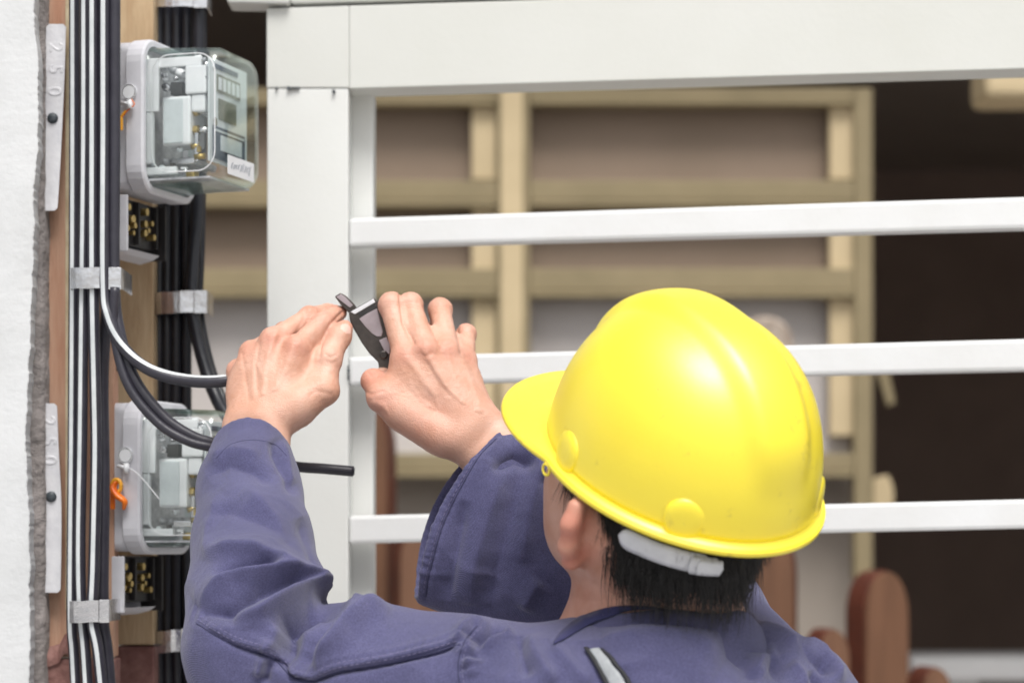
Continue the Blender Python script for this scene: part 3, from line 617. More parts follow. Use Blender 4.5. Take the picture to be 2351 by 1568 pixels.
# ------------------------------------------------------------------ smooth solids (signed distance grids)
class Field:
    def __init__(s, xs, ys, zs):
        s.ax = [np.asarray(a, np.float32) for a in (xs, ys, zs)]
        s.F = np.full([len(a) for a in s.ax], 1., np.float32)
    def sub(s, lo, hi, m):
        sl = []
        for i in range(3):
            a = np.searchsorted(s.ax[i], lo[i] - m); b = np.searchsorted(s.ax[i], hi[i] + m)
            if b - a < 1: return None, None
            sl.append(slice(a, b))
        g = np.meshgrid(*[s.ax[i][sl[i]] for i in range(3)], indexing='ij', sparse=True)
        return tuple(sl), g
    def put(s, sl, d, k, mode='add'):
        f = s.F[sl]
        if mode == 'add':
            h = np.maximum(k - np.abs(f - d), 0) / k if k > 0 else 0
            s.F[sl] = np.minimum(f, d) - h * h * k * .25
        elif mode == 'cut':
            d = -d; h = np.maximum(k - np.abs(f - d), 0) / k if k > 0 else 0
            s.F[sl] = np.maximum(f, d) + h * h * k * .25
    def cone(s, a, b, ra, rb, k=.006, mode='add', flat=None):
        """round cone between two points; flat = (axis, factor) squeezes it"""
        a = np.array(a); b = np.array(b); R = max(ra, rb)
        if flat is not None: m = R * 1.3 + k + .004
        else: m = R + k + .004
        sl, g = s.sub(np.minimum(a, b), np.maximum(a, b), m)
        if sl is None: return
        ab = b - a; L2 = float(ab @ ab) + 1e-12
        q = [g[i] - a[i] for i in range(3)]
        t = np.clip((q[0] * ab[0] + q[1] * ab[1] + q[2] * ab[2]) / L2, 0, 1)
        e = [q[i] - t * ab[i] for i in range(3)]
        d2 = e[0] ** 2 + e[1] ** 2 + e[2] ** 2
        if flat is not None:
            ax, f = np.array(flat[0]), flat[1]
            c = e[0] * ax[0] + e[1] * ax[1] + e[2] * ax[2]
            d2 = d2 + c * c * (1 / (f * f) - 1)
            d = np.sqrt(d2) - (ra + (rb - ra) * t); d = np.where(d < 0, d * min(1, f), d * min(1., f))
        else:
            d = np.sqrt(d2) - (ra + (rb - ra) * t)
        s.put(sl, d.astype(np.float32), k, mode)
    def chain(s, pts, rad, k=.006, mode='add', flat=None):
        for i in range(len(pts) - 1): s.cone(pts[i], pts[i + 1], rad[i], rad[i + 1], k, mode, flat)
    def ell(s, c, r, R=None, k=.01, mode='add'):
        c = np.array(c); r = np.array(r, float); m = k + .004
        ext = np.abs(np.array(R)).T @ r if R is not None else r       # rows of R are the local axes
        sl, g = s.sub(c - ext, c + ext, m)
        if sl is None: return
        q = [g[i] - c[i] for i in range(3)]
        if R is not None:
            R = np.array(R); q = [q[0] * R[j][0] + q[1] * R[j][1] + q[2] * R[j][2] for j in range(3)]
        k0 = np.sqrt((q[0] / r[0]) ** 2 + (q[1] / r[1]) ** 2 + (q[2] / r[2]) ** 2)
        k1 = np.sqrt((q[0] / r[0] ** 2) ** 2 + (q[1] / r[1] ** 2) ** 2 + (q[2] / r[2] ** 2) ** 2) + 1e-9
        s.put(sl, (k0 * (k0 - 1) / k1).astype(np.float32), k, mode)
    def mesh(s, smooth=2):
        F = s.F; I = F < 0; xs, ys, zs = s.ax
        n = np.zeros([d - 1 for d in F.shape], np.int8)
        for a in (0, 1):
            for b in (0, 1):
                for c in (0, 1):
                    n += I[a:F.shape[0] - 1 + a, b:F.shape[1] - 1 + b, c:F.shape[2] - 1 + c]
        ids = np.argwhere((n > 0) & (n < 8)); del n
        idx = np.full([d - 1 for d in F.shape], -1, np.int32); idx[ids[:, 0], ids[:, 1], ids[:, 2]] = np.arange(len(ids))
        acc = np.zeros((len(ids), 3)); cnt = np.zeros(len(ids))
        i, j, k = ids.T
        for ax in range(3):
            o = [x for x in range(3) if x != ax]
            for p in (0, 1):
                for q in (0, 1):
                    d0 = [0, 0, 0]; d0[o[0]] = p; d0[o[1]] = q; d1 = list(d0); d1[ax] = 1
                    f0 = F[i + d0[0], j + d0[1], k + d0[2]]; f1 = F[i + d1[0], j + d1[1], k + d1[2]]
                    m = (f0 < 0) != (f1 < 0); t = np.clip(f0[m] / (f0[m] - f1[m]), .02, .98)
                    w0 = np.stack([xs[i[m] + d0[0]], ys[j[m] + d0[1]], zs[k[m] + d0[2]]], 1)
                    w1 = np.stack([xs[i[m] + d1[0]], ys[j[m] + d1[1]], zs[k[m] + d1[2]]], 1)
                    acc[m] += w0 + (w1 - w0) * t[:, None]; cnt[m] += 1
        V = acc / cnt[:, None]; Q = []
        def quads(sl0, sl1, offs):
            ch = I[sl0] != I[sl1]
            p = np.argwhere(ch)
            if len(p) == 0: return
            inside0 = I[sl0][ch]
            return p, inside0
        for ax in range(3):
            a, b = [x for x in range(3) if x != ax]
            s0 = [slice(None)] * 3; s1 = [slice(None)] * 3
            s0[ax] = slice(0, -1); s1[ax] = slice(1, None)
            for o in (a, b): s0[o] = slice(1, -1); s1[o] = slice(1, -1)
            r = quads(tuple(s0), tuple(s1), None)
            if r is None: continue
            p, ins = r; p = p.copy(); p[:, a] += 1; p[:, b] += 1
            def cell(da, db):
                c = p.copy(); c[:, a] -= da; c[:, b] -= db; return idx[c[:, 0], c[:, 1], c[:, 2]]
            q = np.stack([cell(1, 1), cell(0, 1), cell(0, 0), cell(1, 0)], 1)
            flip = ins if ax != 1 else ~ins
            q[~flip] = q[~flip][:, ::-1]; Q.append(q)
        Q = np.concatenate(Q); Q = Q[(Q >= 0).all(1)]
        self_edges = np.concatenate([Q[:, [0, 1]], Q[:, [1, 2]], Q[:, [2, 3]], Q[:, [3, 0]]])
        for it in range(smooth): V = lap(V, self_edges, .5)
        return V, Q
def lap(V, E, f):
    n = len(V); c = np.bincount(E[:, 0], minlength=n) + np.bincount(E[:, 1], minlength=n)
    o = np.empty_like(V)
    for a in range(3):
        o[:, a] = (np.bincount(E[:, 0], V[E[:, 1], a], n) + np.bincount(E[:, 1], V[E[:, 0], a], n)) / np.maximum(c, 1)
    return V + (o - V) * f
def vnormals(V, Q):
    n = np.cross(V[Q[:, 2]] - V[Q[:, 0]], V[Q[:, 3]] - V[Q[:, 1]]); o = np.zeros_like(V)
    for a in range(3):
        for c in range(4): o[:, a] += np.bincount(Q[:, c], n[:, a], len(V))
    return o / (np.linalg.norm(o, axis=1)[:, None] + 1e-12)
def np_mesh(name, V, Q, tint=None):
    me = bpy.data.meshes.new(name)
    me.vertices.add(len(V)); me.vertices.foreach_set('co', V.astype(np.float32).ravel())
    me.loops.add(Q.size); me.loops.foreach_set('vertex_index', Q.astype(np.int32).ravel())
    me.polygons.add(len(Q)); me.polygons.foreach_set('loop_start', (np.arange(len(Q)) * Q.shape[1]).astype(np.int32))
    me.update(calc_edges=True); me.validate()
    me.polygons.foreach_set('use_smooth', np.ones(len(me.polygons), bool))
    if tint is not None:
        at = me.attributes.new('tint', 'FLOAT', 'POINT'); at.data.foreach_set('value', tint.astype(np.float32))
    return me
def uvd(V):
    """where points stand on the layout drawing"""
    return 1175.5 + V[:, 0] / (KP * V[:, 1]), VH - (V[:, 2] - CAMZ) / (KP * V[:, 1])
def axis(*segs):
    out = []
    for a, b, h in segs: out += list(np.arange(a, b, h))
    out.append(segs[-1][1]); return np.array(sorted(set(np.round(out, 6))))

# ------------------------------------------------------------------ head pose (shared by head, hair and hard hat)
HY, HPT, HR = math.radians(38.5), math.radians(30.5), math.radians(-9.4)
HC = P(1561.6, 1064.8, 2.12)                        # centre of the hat's rim
hf = Vector((-math.sin(HY) * math.cos(HPT), math.cos(HY) * math.cos(HPT), math.sin(HPT)))
hl = Vector((-math.cos(HY), -math.sin(HY), 0)); hn = hf.cross(hl)
hl, hn = hl * math.cos(HR) + hn * math.sin(HR), None
hn = hf.cross(hl)
HM = Matrix(((hf.x, hl.x, hn.x, HC.x), (hf.y, hl.y, hn.y, HC.y), (hf.z, hl.z, hn.z, HC.z), (0, 0, 0, 1)))
RH = [tuple(hf), tuple(hl), tuple(hn)]
def H(f, l, n): return tuple(HM @ Vector((f + .004, l + .016, n - .004)))
def Z(x, y, d): return tuple(P(477.5 + x * .3125, 636.7 + y * .3125, d))    # hands, enlarged drawing

person = thing('person', 'worker in blue overalls seen from behind, both hands raised to pliers and cable', 'person', (P(1510, 0, 2.16).x, 2.16, 0))
NB = tuple(P(1510, 1440, 2.17))                 # base of the neck

def build_body():
    xs = axis((-.36, -.30, .01), (-.30, .0, .00145), (.0, .30, .0023), (.30, .42, .012))
    ys = axis((1.98, 2.02, .01), (2.02, 2.335, .0023), (2.335, 2.50, .00145), (2.50, 2.54, .005))
    zs = axis((1.1, 1.38, .012), (1.38, 1.565, .0023), (1.565, 1.765, .00145), (1.765, 1.82, .006))
    f = Field(xs, ys, zs)
    # ---- head
    f.ell(H(-.012, 0, .01), (.098, .076, .105), RH, .002)
    f.ell(H(.030, 0, -.05), (.068, .064, .078), RH, .03)
    for s in (1, -1):
        f.cone(H(.0, s * .052, -.075), H(.07, s * .022, -.118), .016, .017, .02)
        f.cone(H(-.005, s * .058, -.03), H(.0, s * .052, -.078), .018, .016, .02)
        f.ell(H(.052, s * .047, -.045), (.034, .022, .030), RH, .025)
        f.ell(H(.040, s * .045, -.085), (.034, .020, .026), RH, .025)
        f.cone(H(.086, s * .042, -.018), H(.098, s * .01, -.015), .008, .009, .012)
        f.ell(H(.098, s * .032, -.032), (.012, .015, .010), RH, .008, 'cut')
        f.ell(H(.084, s * .032, -.034), (.0125, .0125, .0115), RH, .002)
        f.ell(H(.112, s * .012, -.062), (.009, .007, .006), RH, .004)
        # ear: leaf standing off the head, rear edge outwards
        q = -.021
        e0 = [H(q + .014, s * .074, -.020), H(q + .010, s * .090, -.014), H(q + .003, s * .102, -.014), H(q - .001, s * .109, -.028), H(q - .001, s * .106, -.050), H(q + .002, s * .095, -.068), H(q + .008, s * .080, -.074)]
        f.chain(e0, [.0032, .0046, .0056, .0060, .0060, .0066, .0058], .009)
        f.cone(H(q + .008, s * .078, -.027), H(q + .007, s * .076, -.060), .0085, .0080, .008)
        f.cone(H(q + .005, s * .089, -.025), H(q + .004, s * .087, -.060), .0062, .0062, .008); f.cone(H(q + .002, s * .099, -.026), H(q + .002, s * .097, -.054), .0048, .0050, .007)
        f.ell(H(q + .018, s * .096, -.042), (.006, .010, .014), RH, .004, 'cut')
        f.cone(H(q + .000, s * .104, -.024), H(q + .000, s * .102, -.054), .0052, .0054, .008)
        f.cone(H(-.02, s * .064, -.045), tuple(np.array(NB) + np.array((-.012 - .022 * s, .055, -.02))), .016, .014, .022)   # neck muscle
    f.cone(H(.103, 0, -.022), H(.121, 0, -.058), .006, .0105, .008)
    f.cone(H(.103, .016, -.083), H(.103, -.016, -.083), .007, .007, .007)
    f.cone(H(.1, .014, -.092), H(.1, -.014, -.092), .0075, .0075, .005)
    f.ell(H(.088, 0, -.118), (.018, .02, .014), RH, .014)
    # ---- neck, trapezius, trunk (the trunk is under the shirt)
    f.cone(H(-.025, 0, -.05), NB, .060, .060, .03)
    f.cone(H(.012, 0, -.085), tuple(np.array(NB) + np.array((-.02, .05, .0))), .034, .036, .03)
    f.cone(NB, tuple(P(1740, 1620, 2.17)), .05, .045, .05); f.cone(NB, tuple(P(1260, 1610, 2.16)), .05, .045, .05)
    f.ell(tuple(P(1510, 1790, 2.2)), (.15, .08, .11), None, .04)
    f.cone(tuple(P(1510, 1790, 2.2)), tuple(P(1510, 2250, 2.22)), .085, .085, .05)
    # ---- arms inside the sleeves
    f.chain([tuple(P(1240, 1640, 2.13)), tuple(P(590, 1490, 2.225)), tuple(P(580, 1230, 2.31)), Z(330, 1400, 2.362)], [.045, .026, .030, .029], .02)
    f.chain([tuple(P(1770, 1640, 2.17)), tuple(P(1570, 1400, 2.37)), tuple(P(1340, 1220, 2.385)), Z(2150, 1310, 2.39)], [.045, .037, .034, .028], .02)
    # ---- left hand
    f.cone(Z(235, 1420, 2.366), Z(250, 1120, 2.388), .0205, .0195, .01); f.cone(Z(440, 1420, 2.362), Z(455, 1090, 2.382), .0215, .0205, .012)
    mc = [(Z(455, 1070, 2.383), Z(650, 520, 2.400), .019, .0118), (Z(400, 1050, 2.384), Z(478, 462, 2.408), .018, .0118),
          (Z(330, 1030, 2.388), Z(322, 556, 2.418), .018, .0112), (Z(280, 1040, 2.392), Z(226, 690, 2.43), .0195, .0112)]
    for a, b, ra, rb in mc: f.cone(a, b, ra, rb, .010)
    f.ell(Z(430, 800, 2.408), (.036, .014, .042), None, .012)
    fin = [([Z(650, 520, 2.400), Z(838, 345, 2.422), Z(915, 290, 2.440), Z(968, 262, 2.450)], [.0118, .0106, .0092, .0076]),
           ([Z(478, 462, 2.408), Z(745, 288, 2.438), Z(880, 255, 2.462), Z(940, 250, 2.468)], [.0108, .0096, .0082, .0068]),
           ([Z(322, 556, 2.418), Z(560, 400, 2.458), Z(700, 380, 2.478), Z(790, 390, 2.478)], [.0104, .0092, .008, .0068]),
           ([Z(226, 690, 2.43), Z(400, 520, 2.468), Z(520, 500, 2.484), Z(600, 500, 2.482)], [.0096, .008, .0072, .006])]
    for p, r in fin: f.chain(p, r, .0035)
    for p, r in fin[:3]: f.ell(p[1], (r[1] * 1.06,) * 3, None, .004)
    for (a, b, ra, rb), up in zip(mc, (1, 1, 1, 1)): f.ell(b, (rb * 1.02,) * 3, None, .006)
    f.chain([Z(560, 1010, 2.383), Z(858, 835, 2.392), Z(888, 605, 2.404), Z(972, 435, 2.417), Z(1003, 375, 2.422)], [.0185, .0126, .0118, .0106, .0086], .006)
    f.ell(Z(862, 830, 2.391), (.0128,) * 3, None, .006); f.ell(Z(888, 605, 2.403), (.0122,) * 3, None, .004)
    f.cone(Z(640, 940, 2.39), Z(800, 800, 2.40), .020, .013, .014); f.cone(Z(640, 620, 2.406), Z(770, 790, 2.404), .012, .010, .014); f.cone(Z(755, 640, 2.411), Z(868, 470, 2.423), .0115, .0085, .008)
    # ---- right hand
    f.cone(Z(2240, 1250, 2.39), Z(2010, 1060, 2.394), .0205, .0188, .012); f.cone(Z(2100, 1420, 2.388), Z(1850, 1190, 2.386), .0205, .0195, .012)
    mc2 = [(Z(1860, 1170, 2.386), Z(1455, 590, 2.396), .018, .0125), (Z(1920, 1120, 2.386), Z(1602, 545, 2.393), .018, .0125),
           (Z(1970, 1080, 2.39), Z(1755, 550, 2.402), .017, .0118), (Z(2000, 1060, 2.394), Z(1885, 610, 2.417), .0165, .0108)]
    for a, b, ra, rb in mc2: f.cone(a, b, ra, rb, .010)
    f.ell(Z(1690, 830, 2.408), (.036, .015, .042), None, .012)
    fin2 = [([Z(1455, 590, 2.396), Z(1350, 205, 2.424), Z(1375, 270, 2.452), Z(1345, 400, 2.458)], [.0126, .0122, .0096, .0078]),
            ([Z(1602, 545, 2.393), Z(1488, 205, 2.430), Z(1510, 290, 2.466), Z(1460, 420, 2.468)], [.0124, .0118, .0094, .0078]),
            ([Z(1755, 550, 2.402), Z(1706, 240, 2.446), Z(1690, 340, 2.478), Z(1620, 450, 2.476)], [.0120, .0112, .0090, .0074]),
            ([Z(1885, 610, 2.417), Z(1896, 418, 2.452), Z(1860, 470, 2.480), Z(1790, 560, 2.478)], [.0108, .0096, .0080, .0066])]
    for (p1, r1), (p2, r2), e in zip(fin2[:-1], fin2[1:], (.75, .42, .5)):
        m0 = (np.array(p1[0]) + np.array(p2[0])) / 2; m1 = (np.array(p1[1]) + np.array(p2[1])) / 2
        f.cone(tuple(m0 + (0, .002, 0)), tuple(m0 + (m1 - m0) * e + np.array((0, .003, 0))), .0105, .0082, .006)
    for p, r in fin2: f.chain(p, r, .0035)
    for p, r in fin2: f.ell(p[1], (r[1] * 1.05,) * 3, None, .004)
    for a, b, ra, rb in mc2: f.ell(b, (rb * 1.04,) * 3, None, .006)
    f.chain([Z(1700, 1160, 2.382), Z(1275, 885, 2.388), Z(1213, 762, 2.408), Z(1290, 745, 2.432), Z(1350, 760, 2.438)], [.018, .0138, .0114, .0102, .008], .006)
    f.cone(Z(1760, 1190, 2.384), Z(1420, 1000, 2.388), .0168, .0160, .012)
    f.ell(Z(1500, 860, 2.392), (.020, .0145, .030), None, .014); f.cone(Z(1440, 660, 2.398), Z(1350, 860, 2.394), .0115, .012, .014)
    # tendons and creases
    for a, b, ra, rb in mc + mc2:
        a = np.array(a); b = np.array(b); v = np.array((0, -1., 0))
        f.cone(tuple(a * .45 + b * .55 + v * (ra * .25 + rb * .75 - .0022)), tuple(b + v * (rb - .0016)), .002, .0024, .005)
    def groove(pts, d, r=.0012, k=.002): f.chain([Z(x, y, d) for x, y in pts], [r] * len(pts), k, 'cut')
    V, Q = f.mesh(2)
    # fine sculpting: knuckle wrinkles, tendons, veins
    N = vnormals(V, Q); u, v = uvd(V); zx, zy = (u - 477.5) / .3125, (v - 636.7) / .3125
    hand = (V[:, 1] > 2.372) & (V[:, 0] < .02)
    disp = np.zeros(len(V))
    def line(pts, wid, h):
        nonlocal disp
        d = polydist(zx, zy, pts); disp += np.where(hand & (N[:, 1] < .2), 1.25 * h * np.exp(-(d / wid) ** 2), 0)
    line([(1600, 560), (1680, 700), (1790, 850), (1900, 1000)], 26, .0007); line([(1740, 540), (1840, 720), (1930, 900), (1990, 1010)], 24, .0007)
    line([(1470, 600), (1560, 720), (1660, 850)], 26, .0006); line([(1880, 620), (1950, 800), (2010, 980)], 22, .0006)
    line([(1230, 930), (1420, 1000), (1600, 1060), (1800, 1180)], 30, .0010); line([(1500, 960), (1640, 980), (1790, 1060)], 20, -.0006)
    line([(1620, 640), (1700, 780), (1830, 920)], 15, -.0005); line([(1800, 640), (1880, 800), (1960, 960)], 15, -.0006)
    line([(1560, 560), (1600, 580), (1640, 560)], 16, -.0006); line([(1700, 470), (1740, 490), (1790, 480)], 14, -.0006)
    line([(1412, 120), (1418, 200), (1435, 330), (1510, 480)], 11, -.0019); line([(1590, 215), (1620, 330), (1700, 480)], 12, -.0010); line([(1815, 300), (1840, 420), (1860, 560)], 12, -.0008)
    line([(430, 400), (350, 520), (330, 700), (340, 900)], 20, .0006); line([(500, 420), (430, 600), (400, 800), (410, 980)], 20, .0006)
    line([(250, 560), (270, 700), (300, 900)], 14, -.0006); line([(380, 480), (350, 640), (360, 820)], 14, -.0006)
    line([(620, 500), (560, 680), (480, 850), (450, 1000)], 22, .0006); line([(700, 900), (800, 830), (900, 860)], 14, -.0005)
    line([(990, 255), (900, 345), (835, 470), (815, 580)], 11, -.0014); line([(720, 240), (690, 330), (640, 420)], 14, -.0005)
    line([(860, 560), (900, 590), (940, 570)], 9, -.0006); line([(870, 610), (905, 635), (945, 615)], 9, -.0004)
    line([(1180, 700), (1210, 740), (1250, 730)], 10, -.0005); line([(1140, 830), (1200, 860), (1280, 840)], 14, -.0005)
    for jx, jy, ww_ in ((1350, 205, 60), (1488, 205, 55), (1706, 240, 50), (1896, 418, 42), (838, 345, 40), (745, 288, 45)):
        for k in (-1, 0, 1): line([(jx - ww_, jy + 22 * k + 8), (jx, jy + 22 * k - 4), (jx + ww_, jy + 22 * k + 8)], 6, -.00028)
    for jx, jy in ((1455, 590), (1602, 545), (1755, 550), (1885, 610), (478, 462), (322, 556), (650, 520)):
        for k in (-1, 0, 1): line([(jx - 45, jy + 20 * k), (jx, jy + 20 * k + 6), (jx + 45, jy + 20 * k)], 6, -.00022)
    for pts in ([(1560, 760), (1650, 840), (1700, 960), (1830, 1060)], [(1700, 700), (1760, 820), (1860, 900), (1950, 1020)], [(1480, 780), (1560, 900), (1690, 990)], [(360, 640), (420, 760), (400, 900), (440, 1050)], [(540, 620), (500, 760), (520, 900)]):
        line(pts, 11, .00035)
    disp += np.where(hand, .00022 * lattice_noise(V, 170, 3) + .0002 * lattice_noise(V, 420, 5), 0)
    # neck and jaw folds
    ng = (~hand) & (N[:, 1] < .3)
    for pts, wid, h in (([(1372, 1230), (1350, 1300), (1325, 1370)], 7, -.0009), ([(1395, 1260), (1372, 1320), (1345, 1385)], 6, -.0006), ([(1340, 1330), (1420, 1370), (1500, 1385)], 8, -.0007), ([(1420, 1300), (1385, 1350)], 9, .0008)):
        disp += np.where(ng, h * np.exp(-(polydist(u, v, pts) / wid) ** 2), 0)
    V = V + N * disp[:, None]
    # redness of the skin itself: knuckles, ear, finger ends; nails pale
    tint = np.zeros(len(V))
    def red(c, r, a):
        nonlocal tint
        tint = np.maximum(tint, a * np.exp(-(((V - np.array(c)) ** 2).sum(1)) / r ** 2))
    for a, b, ra, rb in mc + mc2: red(np.array(b) - np.array((0, .008, 0)), .012, .6)
    for p, r in fin + fin2: red(p[1], .013, .5); red(p[3], .012, .6)
    red(Z(1213, 762, 2.40), .018, .7); red(Z(1008, 372, 2.426), .012, .6); red(Z(1275, 900, 2.38), .02, .45); red(Z(1600, 1080, 2.375), .03, .3)
    red(H(-.022, .104, -.03), .024, 1.); red(H(-.020, .096, -.058), .022, 1.); red(H(-.03, .07, -.04), .03, .35); red(tuple(np.array(NB) + np.array((-.05, -.03, .01))), .06, .35)
    nail = lambda c, r: np.where(((V - np.array(c)) ** 2).sum(1) < r * r, 1, 0)
    nl = nail(Z(1010, 385, 2.4118), .0062) * (N[:, 1] < -.3); tint = np.where(nl > 0, -1, tint)
    V = V + N * (nl * .0004)[:, None]
    return np_mesh('body', V, Q, tint)
def polydist(x, y, pts, side=False):
    best = np.full(len(x), 1e9)
    for (ax_, ay), (bx, by) in zip(pts[:-1], pts[1:]):
        dx, dy = bx - ax_, by - ay; t = np.clip(((x - ax_) * dx + (y - ay) * dy) / (dx * dx + dy * dy + 1e-9), 0, 1)
        best = np.minimum(best, np.hypot(x - ax_ - t * dx, y - ay - t * dy))
    return best
def skin_extra(t, b, mp):
    N = t.nodes.new; L = t.links.new; at = N('ShaderNodeAttribute'); at.attribute_name = 'tint'
    src = b.inputs['Base Color'].links[0].from_socket
    mx = N('ShaderNodeMix'); mx.data_type = 'RGBA'; mx.inputs[7].default_value = (.52, .15, .10, 1); cl = N('ShaderNodeClamp')
    mu = N('ShaderNodeMath'); mu.operation = 'MULTIPLY'; mu.inputs[1].default_value = .75
    L(at.outputs['Fac'], cl.inputs[0]); L(cl.outputs[0], mu.inputs[0]); L(mu.outputs[0], mx.inputs[0]); L(src, mx.inputs[6])
    ng = N('ShaderNodeMath'); ng.operation = 'LESS_THAN'; ng.inputs[1].default_value = -.5; L(at.outputs['Fac'], ng.inputs[0])
    m2 = N('ShaderNodeMix'); m2.data_type = 'RGBA'; m2.inputs[7].default_value = (.71, .45, .375, 1); L(ng.outputs[0], m2.inputs[0]); L(mx.outputs[2], m2.inputs[6])
    L(m2.outputs[2], b.inputs['Base Color'])
M['skin'] = mat('tanned skin', (.55, .285, .19), (.66, .40, .305), .46, 32, 7, .32, .68, .0006, 700, sss=.12, extra=skin_extra, voronoi=False)
body = obj('body', build_body(), M['skin'], None, True); world_child(body, person)
print('body', len(body.data.vertices), round(time.time() - T0, 1))

# ------------------------------------------------------------------ shirt
def build_shirt():
    h = .0021
    xs = axis((-.33, .34, h), (.34, .36, .006)); ys = axis((1.93, 2.5, .0025)); zs = axis((1.0, 1.36, .012), (1.36, 1.64, h))
    f = Field(xs, ys, zs)
    p = lambda u, v, d: tuple(P(u, v, d))
    # trunk: broad back, shoulders
    f.ell(p(1520, 1840, 2.19), (.20, .125, .145), None, .01)
    f.cone(p(1520, 1900, 2.2), p(1520, 2450, 2.21), .16, .155, .05, flat=((0, 1, 0), .72))
    f.cone(p(1505, 1620, 2.16), p(1800, 1668, 2.165), .078, .066, .05)        # right shoulder
    f.cone(p(1505, 1620, 2.15), p(1235, 1640, 2.13), .078, .072, .05)         # left shoulder
    f.ell(p(1500, 1560, 2.15), (.095, .075, .05), None, .04)
    f.ell(p(1480, 1700, 2.09), (.12, .05, .07), None, .05)
    # left sleeve
    f.chain([p(1240, 1632, 2.13), p(1050, 1600, 2.15), p(850, 1562, 2.175), p(640, 1515, 2.215)], [.068, .067, .064, .063], .03)
    f.chain([p(600, 1500, 2.215), p(590, 1370, 2.255), p(580, 1250, 2.30), p(573, 1130, 2.345), p(577, 1025, 2.375)], [.063, .062, .0545, .0475, .0385], .02)
    f.cone(p(560, 1490, 2.21), p(575, 1640, 2.20), .052, .04, .03)
    # right upper arm and elbow
    f.chain([p(1790, 1660, 2.17), p(1570, 1440, 2.36), p(1470, 1385, 2.385)], [.066, .075, .075], .03)
    # right sleeve: a wide drooping cone with an open end
    A, B = np.array(p(1052, 1178, 2.385)), np.array(p(1480, 1390, 2.39))
    ww = (B - A); Ls = np.linalg.norm(ww); ww /= Ls
    e1 = np.array(p(1150, 970, 2.385)) - np.array(p(945, 1375, 2.385)); e1 -= ww * (e1 @ ww); e1 /= np.linalg.norm(e1); e2 = np.cross(ww, e1)
    def sleeve(off, t0, t1, k, mode):
        sl, g = f.sub(np.minimum(A, B) - .12, np.maximum(A, B) + .12, .0)
        q = [g[i] - A[i] for i in range(3)]
        t = q[0] * ww[0] + q[1] * ww[1] + q[2] * ww[2]; a = q[0] * e1[0] + q[1] * e1[1] + q[2] * e1[2]; c = q[0] * e2[0] + q[1] * e2[1] + q[2] * e2[2]
        t = t + c * .10 * np.sign(e2[1])                                      # far side of the opening reaches further out
        t = t + .024 * (1 - np.clip(a / .098, -1, 1) ** 2)
        tt_ = np.clip(t / Ls, 0, 1)
        ra = .0985 + (.085 - .0985) * tt_ + off; rc = .043 + (.072 - .043) * tt_ ** .8 + off
        wob = 1 + .03 * np.sin(3 * np.arctan2(c, a) + 12 * t)
        k0 = np.sqrt((a / ra) ** 2 + (c / rc) ** 2) / wob
        d = (k0 - 1) * np.minimum(ra, rc) * .9
        d = np.maximum(d, np.maximum(t0 - t, t - t1))
        f.put(sl, d.astype(np.float32), k, mode)
    sleeve(0, 0, Ls, .012, 'add')
    sleeve(-.0085, -.03, .13, .003, 'cut')
    # left cuff opening
    wv = np.array(p(573, 1130, 2.345)) - np.array(p(577, 1025, 2.375)); wv /= np.linalg.norm(wv)
    c0 = np.array(p(577, 1020, 2.376))
    sl, g = f.sub(c0 - .06, c0 + .06, 0)
    q = [g[i] - c0[i] for i in range(3)]; t = q[0] * wv[0] + q[1] * wv[1] + q[2] * wv[2]
    bend = .010 * np.clip(np.abs(q[0]) / .038, 0, 1.4) ** 2 - .008 + q[0] * .05
    f.put(sl, (t - bend).astype(np.float32) * 1., .002, 'cut') if False else f.put(sl, np.maximum((t - bend), -.06).astype(np.float32), .002, 'cut')
    rr = np.sqrt(np.maximum(q[0] ** 2 + q[1] ** 2 + q[2] ** 2 - t * t, 0)); f.put(sl, np.maximum(rr - .0335, t - .03).astype(np.float32), .002, 'cut')
    # neck hole with collar standing off
    nb = np.array(NB)
    f.cone(tuple(np.array(H(-.025, 0, -.06))), tuple(nb + np.array((0, .0, -.01))), .080, .074, .006, 'cut')
    V, Q = f.mesh(9)
    E_ = np.concatenate([Q[:, [0, 1]], Q[:, [1, 2]], Q[:, [2, 3]], Q[:, [3, 0]]])
    rm_ = (V[:, 1] > 2.28) & (V[:, 0] > -.11)
    for _ in range(22): V = np.where(rm_[:, None], lap(V, E_, .55), V)
    N = vnormals(V, Q); u, v = uvd(V); face = np.clip(-N[:, 1] * 1.6 + .25, 0, 1)
    D = np.zeros(len(V))
    def fold(pts, w1, hgt, w2=None, m=None):
        """ridge (or valley) along a line; w1 on its left, w2 on its right"""
        nonlocal D
        best = np.full(len(u), 1e9); sg = np.zeros(len(u)); tt = np.zeros(len(u)); n = len(pts) - 1
        for i, ((ax_, ay), (bx, by)) in enumerate(zip(pts[:-1], pts[1:])):
            dx, dy = bx - ax_, by - ay; l2 = dx * dx + dy * dy; t = np.clip(((u - ax_) * dx + (v - ay) * dy) / l2, 0, 1)
            ex, ey = u - ax_ - t * dx, v - ay - t * dy; d = np.hypot(ex, ey); c = d < best
            best = np.where(c, d, best); sg = np.where(c, np.sign(dx * ey - dy * ex), sg); tt = np.where(c, (i + t) / n, tt)
        w = np.where(sg > 0, w2 or w1, w1) * .85; tap = np.clip(np.minimum(tt, 1 - tt) * 5, .0, 1) ** .7
        q = 2.7 * hgt * np.exp(-(best / w) ** 1.35) * tap
        D += q * (m if m is not None else 1)
    right = ((u > 915) & (V[:, 1] > 2.275) & (u < 1420)); left = (u < 1290) & ~right
    F5 = lambda *a: [(398 + .4166 * x, 955 + .4166 * y) for x, y in a]
    # left sleeve, elbow folds
    fold(F5((140, 1050), (330, 905), (520, 872), (680, 885), (830, 930)), 34, .0075, 20, left)
